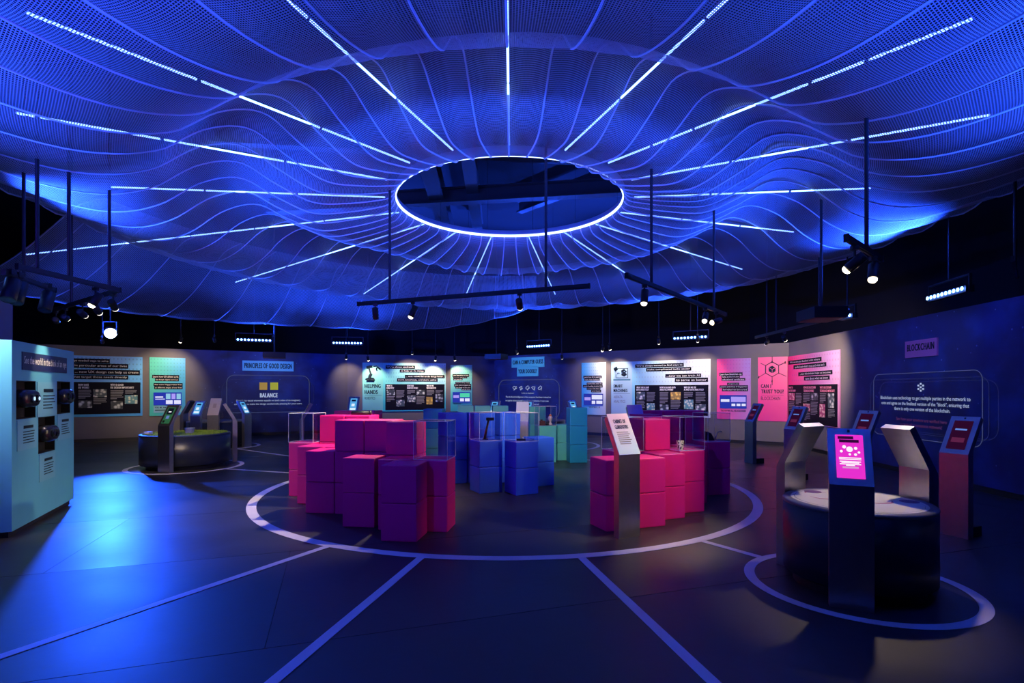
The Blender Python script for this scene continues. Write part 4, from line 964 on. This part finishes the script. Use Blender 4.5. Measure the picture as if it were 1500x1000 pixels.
MB().tube([(0.05,0,0.0),(0.10,0,0.12),(0.13,0,0.135),(0.165,0,0.13)], 0.008, 8).build('tube', M_STEEL, t, True)
MB().prism_y([(-0.10,0),(0.03,0),(-0.02,0.11),(-0.10,0.14)], -0.06, 0.06).build('wedge_base', M_METAL, t)
t = thing('black_bar_device', 'long rounded black device lying on top of the magenta stack', 'exhibit', (-2.35,8.30,Z3))
MB().tube([(-0.14,0,0.03),(0.14,0,0.03)], 0.03, 12).build('barrel', M_METAL, t, True); MB().tube([(0.14,0,0.03),(0.17,0,0.03)], 0.036, 12).build('end_cap', M_METAL, t, True)
t = thing('leaflet_pile', 'thin pale booklet lying inside the case behind the lectern sign', 'exhibit', (*rot(1.34,6.81,20,0.10,0.12), Z2+0.008), 0.2)
MB().box(-0.06,0.06,-0.04,0.04,0,0.008).build('cover', M_WHITE, t); MB().box(-0.055,0.055,-0.042,-0.04,0.001,0.007).build('pages', M_GREYTX, t)

# ------------------------------------------------------------------ kiosks
KW = 0.28
HD = Vector((0, 0.49, 0.872)); HN = Vector((0, -0.872, 0.49)); HB = Vector((0, 0, 0.905)); HLEN = 0.459
body_me = MB().prism_x([(0,0),(0,.905),(.225,1.305),(.277,1.276),(.09,.943),(.09,0)], -KW/2, KW/2).mesh('body')
def head_rect(x0, x1, t0, t1, lift, th=0.003):
    mb = MB(); n = 0
    P0 = HB+HD*t0*HLEN+HN*lift; P1 = HB+HD*t1*HLEN+HN*lift
    for pp in (P0, P1):
        for q in (pp, pp+HN*th):
            for xx in (x0*KW, x1*KW): mb.v.append((xx, q.y, q.z))
    mb.f = [(0,1,3,2),(4,6,7,5),(2,3,7,6),(0,4,5,1),(0,2,6,4),(1,5,7,3)]
    return mb
def kiosk(x, y, lean, label, disp='dark', foot=True, group=None, sc=1.0, board=None):
    rz = math.atan2(lean[1], lean[0])-PI/2
    t = thing('kiosk', label, 'kiosk', (x, y, 0), rz, group)
    if sc != 1: t.scale = (1, 1, sc)
    link('body', body_me, M_STEEL, t)
    if foot: MB().box(-0.11, 0.11, 0.09, 0.30, 0, 0.11).build('foot', M_METAL, t)
    if board:
        b_ = head_rect(-.5, .5, -0.02, 1.06, 0.004, 0.006).build('sign_board', board, t)
        return t, b_
    if disp == 'back': mm = pm('screen_off', (.01,.01,.015), .15)
    else: mm = {'pink': em('screen_magenta', (0.80,0.03,0.62), 1.0), 'cyan': em('screen_cyan', (.10,.42,.85), .9), 'dark': em('screen_maroon', (.10,.01,.09), .25), 'game': em('screen_turf', (.05,.22,.10), .5)}[disp]
    s = head_rect(-.32, .32, .12, .88, 0.001, 0.004).build('display', mm, t)
    head_rect(-.03, .03, .93, .97, 0.001, 0.003).build('webcam', M_METAL, t)
    if disp == 'pink':
        dk = em('screen_plum', (.08,.005,.10), .4); wt = em('screen_white', (.95,.85,.95), 1.1)
        for x0, x1, a, b_, tx in ((-.26,.10,.80,.85,'HOW DO YOU USE'),(-.23,.22,.74,.79,'YOUR OWN TOOLS?')):
            st = head_rect(x0, x1, a, b_, 0.005).build('text_strip', dk, s)
        for cx, ct, r_ in ((0.0,.62,.075),(-.12,.66,.045),(.14,.64,.04),(-.19,.58,.035),(.13,.53,.035),(.21,.57,.03),(0,.53,.03)):
            mb = MB(); C0 = HB+HD*ct*HLEN+HN*0.0055; k = 14
            mb.v = [(cx*KW+r_*KW*math.cos(2*PI*j/k), (C0+HD*(r_*KW*1.1*math.sin(2*PI*j/k))).y, (C0+HD*(r_*KW*1.1*math.sin(2*PI*j/k))).z) for j in range(k)]; mb.f = [tuple(range(k))]
            mb.build('screen_picture', wt, s)
        for a, w_ in ((.46,.25),(.435,.25),(.395,.24),(.375,.2),(.35,.24),(.33,.1),(.285,.18)): head_rect(-w_, w_, a, a+(.014 if a > .3 else .03), 0.005).build('screen_text_line', wt if a > .3 else em('screen_button', (.75,.35,.7), .9), s)
    elif disp == 'cyan':
        head_rect(-.2,.2,.70,.80,0.005).build('screen_text_line', M_DARKTX, s); head_rect(-.16,.14,.40,.56,0.005).build('screen_picture', em('screen_pale', (.7,.85,1.0), 1.0), s); head_rect(-.26,.26,.18,.30,0.005).build('screen_text_line', em('screen_pale', (.7,.85,1.0), 1.0), s)
    elif disp == 'game':
        head_rect(-.24,.24,.55,.84,0.005).build('screen_picture', em('screen_night', (.01,.015,.03), .5), s); head_rect(-.10,.12,.64,.68,0.008).build('screen_text_line', em('screen_white', (.95,.85,.95), 1.1), s)
        head_rect(-.12,.12,.34,.48,0.005).build('screen_picture', em('screen_ball', (.15,.25,.6), .8), s); head_rect(-.26,-.10,.16,.26,0.005).build('screen_picture', M_METAL, s)
    elif disp == 'dark':
        head_rect(-.2,.2,.62,.66,0.005).build('screen_text_line', em('screen_blue_line', (.15,.3,.9), .8), s); head_rect(-.22,.22,.30,.42,0.005).build('screen_text_line', em('screen_red_line', (.35,.05,.2), .3), s)
    return t, s
kiosk(2.47, 3.888, (.45,.89), 'steel kiosk with glowing magenta screen standing before the round table', 'pink', False)
kiosk(2.567, 4.995, (.42,-.9), 'steel kiosk turned away, leaning over the round table from behind it', 'pink', False)
kiosk(3.475, 4.522, (-1,-.17), 'steel kiosk turned away, leaning over the round table below the BLOCKCHAIN text', 'pink', False)
GK = 'kiosks along the right wall'
kiosk(4.83, 5.85, (.93,.37), 'steel kiosk with dark maroon screen before the BLOCKCHAIN frame', 'dark', True, GK)
kiosk(4.92, 7.60, (.93,.37), 'steel kiosk rising just behind the magenta-screen kiosk', 'dark', True, GK)
kiosk(4.95, 9.50, (.93,.37), 'steel kiosk before the black text panel of the pink poster', 'dark', True, GK)
kiosk(5.18, 11.7, (.97,.2), 'steel kiosk before the gap between the pink posters', 'dark', True, GK)
kiosk(-6.70, 10.28, (.25,.97), 'steel kiosk with a football game screen before the turf table', 'game', False)
kiosk(-6.20, 12.05, (-.86,-.5), 'steel kiosk seen edge-on, leaning over the turf table', 'game', False)
kiosk(-8.45, 14.25, (.1,1), 'steel kiosk with bright blue screen before the drum table of the BALANCE wall', 'cyan', False)
kiosk(-7.38, 14.95, (-.97,.2), 'edge-on steel kiosk with glowing blue screen below the BALANCE text', 'cyan', False)
kiosk(-9.25, 15.0, (.97,.1), 'dark edge-on kiosk beside the YOU, ME AND UX poster', 'dark', False)
kiosk(-4.85, 12.2, (.9,.42), 'dark kiosk seen through the acrylic case of the magenta stack', 'back', True)
kiosk(-4.25, 14.2, (0,1), 'steel kiosk with small blue screen before the HELPING HANDS poster', 'cyan', True, None, 1.09)
for x, y, dr, lb in ((-0.55,15.0,(.35,.9),'small kiosk with teal screen behind the teal cubes, first from the HELPING HANDS side'), (0.42,14.7,(.2,.98),'small kiosk with teal screen below the doodle text'), (1.85,15.4,(-.5,.85),'small kiosk above the cerulean cube column')):
    kiosk(x, y, dr, lb, 'cyan', True, 'kiosks of the doodle exhibit')
# lecterns with printed boards
gm = bpy.data.materials.new('pink_blue_board'); gm.use_nodes = True; g = NT(gm); tc = g.n.new('ShaderNodeTexCoord'); sp_ = g.n.new('ShaderNodeSeparateXYZ'); g.l.new(tc.outputs['Object'], sp_.inputs[0])
g.l.new(g.mix(g.sstep(sp_.outputs[2], 0.92, 1.32), (.55,.78,.92), (.92,.66,.72)), g.n['Principled BSDF'].inputs['Base Color'])
t, b_ = kiosk(1.275, 5.80, (-.42,.9), 'steel lectern with white board reading CABINET OF CURIOSITIES', 'back', False, None, 1.0, gm)
def head_text(body, x0, x1, t0, t1, m_, parent, bold=True, lift=0.012):
    v, f = text_verts(body, bold); ax = min(p[0] for p in v); bx = max(p[0] for p in v); ay = min(p[1] for p in v); by = max(p[1] for p in v); V = []
    for p in v:
        q = HB+HD*((t0+(p[1]-ay)/(by-ay)*(t1-t0))*HLEN)+HN*lift; V.append(((x0+(p[0]-ax)/(bx-ax)*(x1-x0))*KW, q.y, q.z))
    if bold: V, f = embolden(V, f, (x1-x0)*KW/len(body), -HN*0.0002)
    me = bpy.data.meshes.new('lettering'); me.from_pydata(V, [], f); link('lettering', me, m_, parent)
head_text('CABINET OF', -.30, .28, .80, .90, M_DARKTX, b_); head_text('CURIOSITIES', -.30, .32, .65, .75, M_DARKTX, b_)
for i in range(7): head_rect(-.30, .25+.05*math.sin(i*2), .55-i*.05, .57-i*.05, 0.011, 0.001).build('text_line', M_GREYTX, b_)
t, b_ = kiosk(0.22, 11.9, (.1,1), 'lectern with plain white board beside the teal cubes', 'back', True, None, 1.0, pm('white_board', (.75,.78,.82), .5))
head_rect(-.2,.2,.42,.50,0.011,0.001).build('text_line', M_DARKTX, b_)
t, b_ = kiosk(2.22, 9.35, (-.15,1), 'lectern with pale lilac board behind the magenta stack', 'back', True, None, 1.0, pm('lilac_board', (.5,.38,.75), .5))
t, b_ = kiosk(-7.95, 14.2, (-.12,1), 'lectern with tan board before the BALANCE projection', 'back', True, None, 1.03, pm('tan_board', (.62,.48,.28), .6, noise=.1))
head_rect(-.15,.15,.45,.72,0.011,0.001).build('printed_square', pm('tan_print', (.45,.32,.18), .6), b_)

# ------------------------------------------------------------------ drum tables
M_DRUM = pm('navy_drum', (.012,.016,.035), 0.35)
def drum(c, R, H, label, topm, rim=None):
    t = thing('drum_table', label, 'table', (c[0], c[1], 0))
    MB().lathe([(R*0.86,0),(R*0.86,0.09)], 48).build('plinth', M_METAL, t, False)
    MB().lathe([(R-0.02,0.09),(R,0.105),(R,H-0.03)], 64).build('drum', M_DRUM, t, True)
    MB().lathe([(R,H-0.03),(R+0.004,H-0.015),(R-0.005,H),(R-0.06,H)], 64).build('rim', rim or pm('rim_grey', (.16,.17,.2), .35), t, True)
    top = MB().lathe([(R-0.06,H-0.01),(R-0.06,H+0.001)], 64).build('table_top', topm, t, False)
    return t, top
H1 = 0.69
t, top = drum(T1, 0.54, H1, 'dark round table with white graphic top ringed by three kiosks', pm('ivory_top', (.78,.76,.66), .35))
def arc(cx, cy, r, w, a0, a1, m_, name, z, sx=1.0):
    v = []; f = []; n = 24
    for i in range(n+1):
        a = math.radians(a0+(a1-a0)*i/n); ww = w*math.sin(PI*min(1, max(0.08, i/n)))
        for rr in (r-ww/2, r+ww/2): v.append((cx+rr*math.cos(a)*sx, cy+rr*math.sin(a), z))
    for i in range(n): f.append((2*i, 2*i+1, 2*i+3, 2*i+2))
    mb = MB(); mb.v = v; mb.f = f; return mb.build(name, m_, top)
RED = pm('red_graphic', (.50,.10,.11), .4); PLUM = pm('plum_graphic', (.16,.05,.20), .4)
for cx, cy, r, a0, a1 in ((-.16,.16,.13,180,330),(.14,.0,.13,200,350),(-.16,.27,.10,20,160),(.14,.12,.09,10,170)): arc(cx, cy, r, .03, a0, a1, RED, 'printed_arc', H1+0.002)
for a in (-8, 112, 236): MB().lathe([(.07,0),(.07,.0015)], 24, (.40*math.cos(math.radians(a)), .40*math.sin(math.radians(a)), H1+.0012)).build('printed_disc', PLUM, top)
arc(0, 0, .455, .006, 0, 359, pm('grey_print', (.16,.16,.18)), 'printed_arc', H1+0.002)
H2 = 0.70
t, top = drum(T2, 0.82, H2, 'dark drum table topped with green artificial turf', pm('turf_green', (.14,.24,.02), .9, noise=.4, nscale=40, bump=.6, bscale=120), pm('navy_rim', (.03,.04,.08), .5))
rnd = random.Random(3); mb = MB()
for i in range(5000):
    r = .77*math.sqrt(rnd.random()); a = rnd.random()*2*PI; x, y = r*math.cos(a), r*math.sin(a); b2 = rnd.random()*PI; n = len(mb.v); h = rnd.uniform(.012,.03)
    dx, dy = .004*math.cos(b2), .004*math.sin(b2)
    mb.v += [(x-dx,y-dy,H2), (x+dx,y+dy,H2), (x+rnd.uniform(-.01,.01),y+rnd.uniform(-.01,.01),H2+h)]; mb.f.append((n,n+1,n+2))
me = bpy.data.meshes.new('turf_blades'); me.from_pydata(mb.v, [], mb.f); o = link('turf_blades', me, pm('turf_blade', (.22,.34,.03), .8), t); o['kind'] = 'stuff'
for dx, dy, s in ((.10,-.05,1.0), (-.52,-.40,.7)):
    gt = thing('goal_box', 'small white open-topped box standing on the turf table' if s == 1 else 'flat small white box at the edge of the turf table', 'box', (T2[0]+dx, T2[1]+dy, H2+.001))
    MB().prism_y([(-.06*s,0),(.06*s,0),(.075*s,.10*s*s),(-.075*s,.10*s*s)], -.05, .05).build('body', pm('lilac_box', (.4,.4,.75), .5), gt); MB().box(-.085*s,.085*s,-.055,.055,.10*s*s,.115*s*s).build('lid', M_WHITE, gt)
drum(T3, 0.80, 0.74, 'dark drum table standing before the BALANCE projection', pm('grey_top', (.18,.18,.20), .4))
t = thing('table_screen', 'clear acrylic screen standing on the drum table before the BALANCE projection', 'acrylic screen', (T3[0]+.35, T3[1]-.5, .742), -.1)
MB().box(-.35,.35,-.004,.004,.02,.28).build('pane', M_ACR, t)
for sx in (-.3,.3): MB().box(sx-.03,sx+.03,-.02,.02,0,.025).build('clamp', M_STEEL, t)
drum(T4, 0.80, 0.74, 'dark drum table behind the teal cubes near the doodle projection', pm('grey_top', (.18,.18,.20), .4))
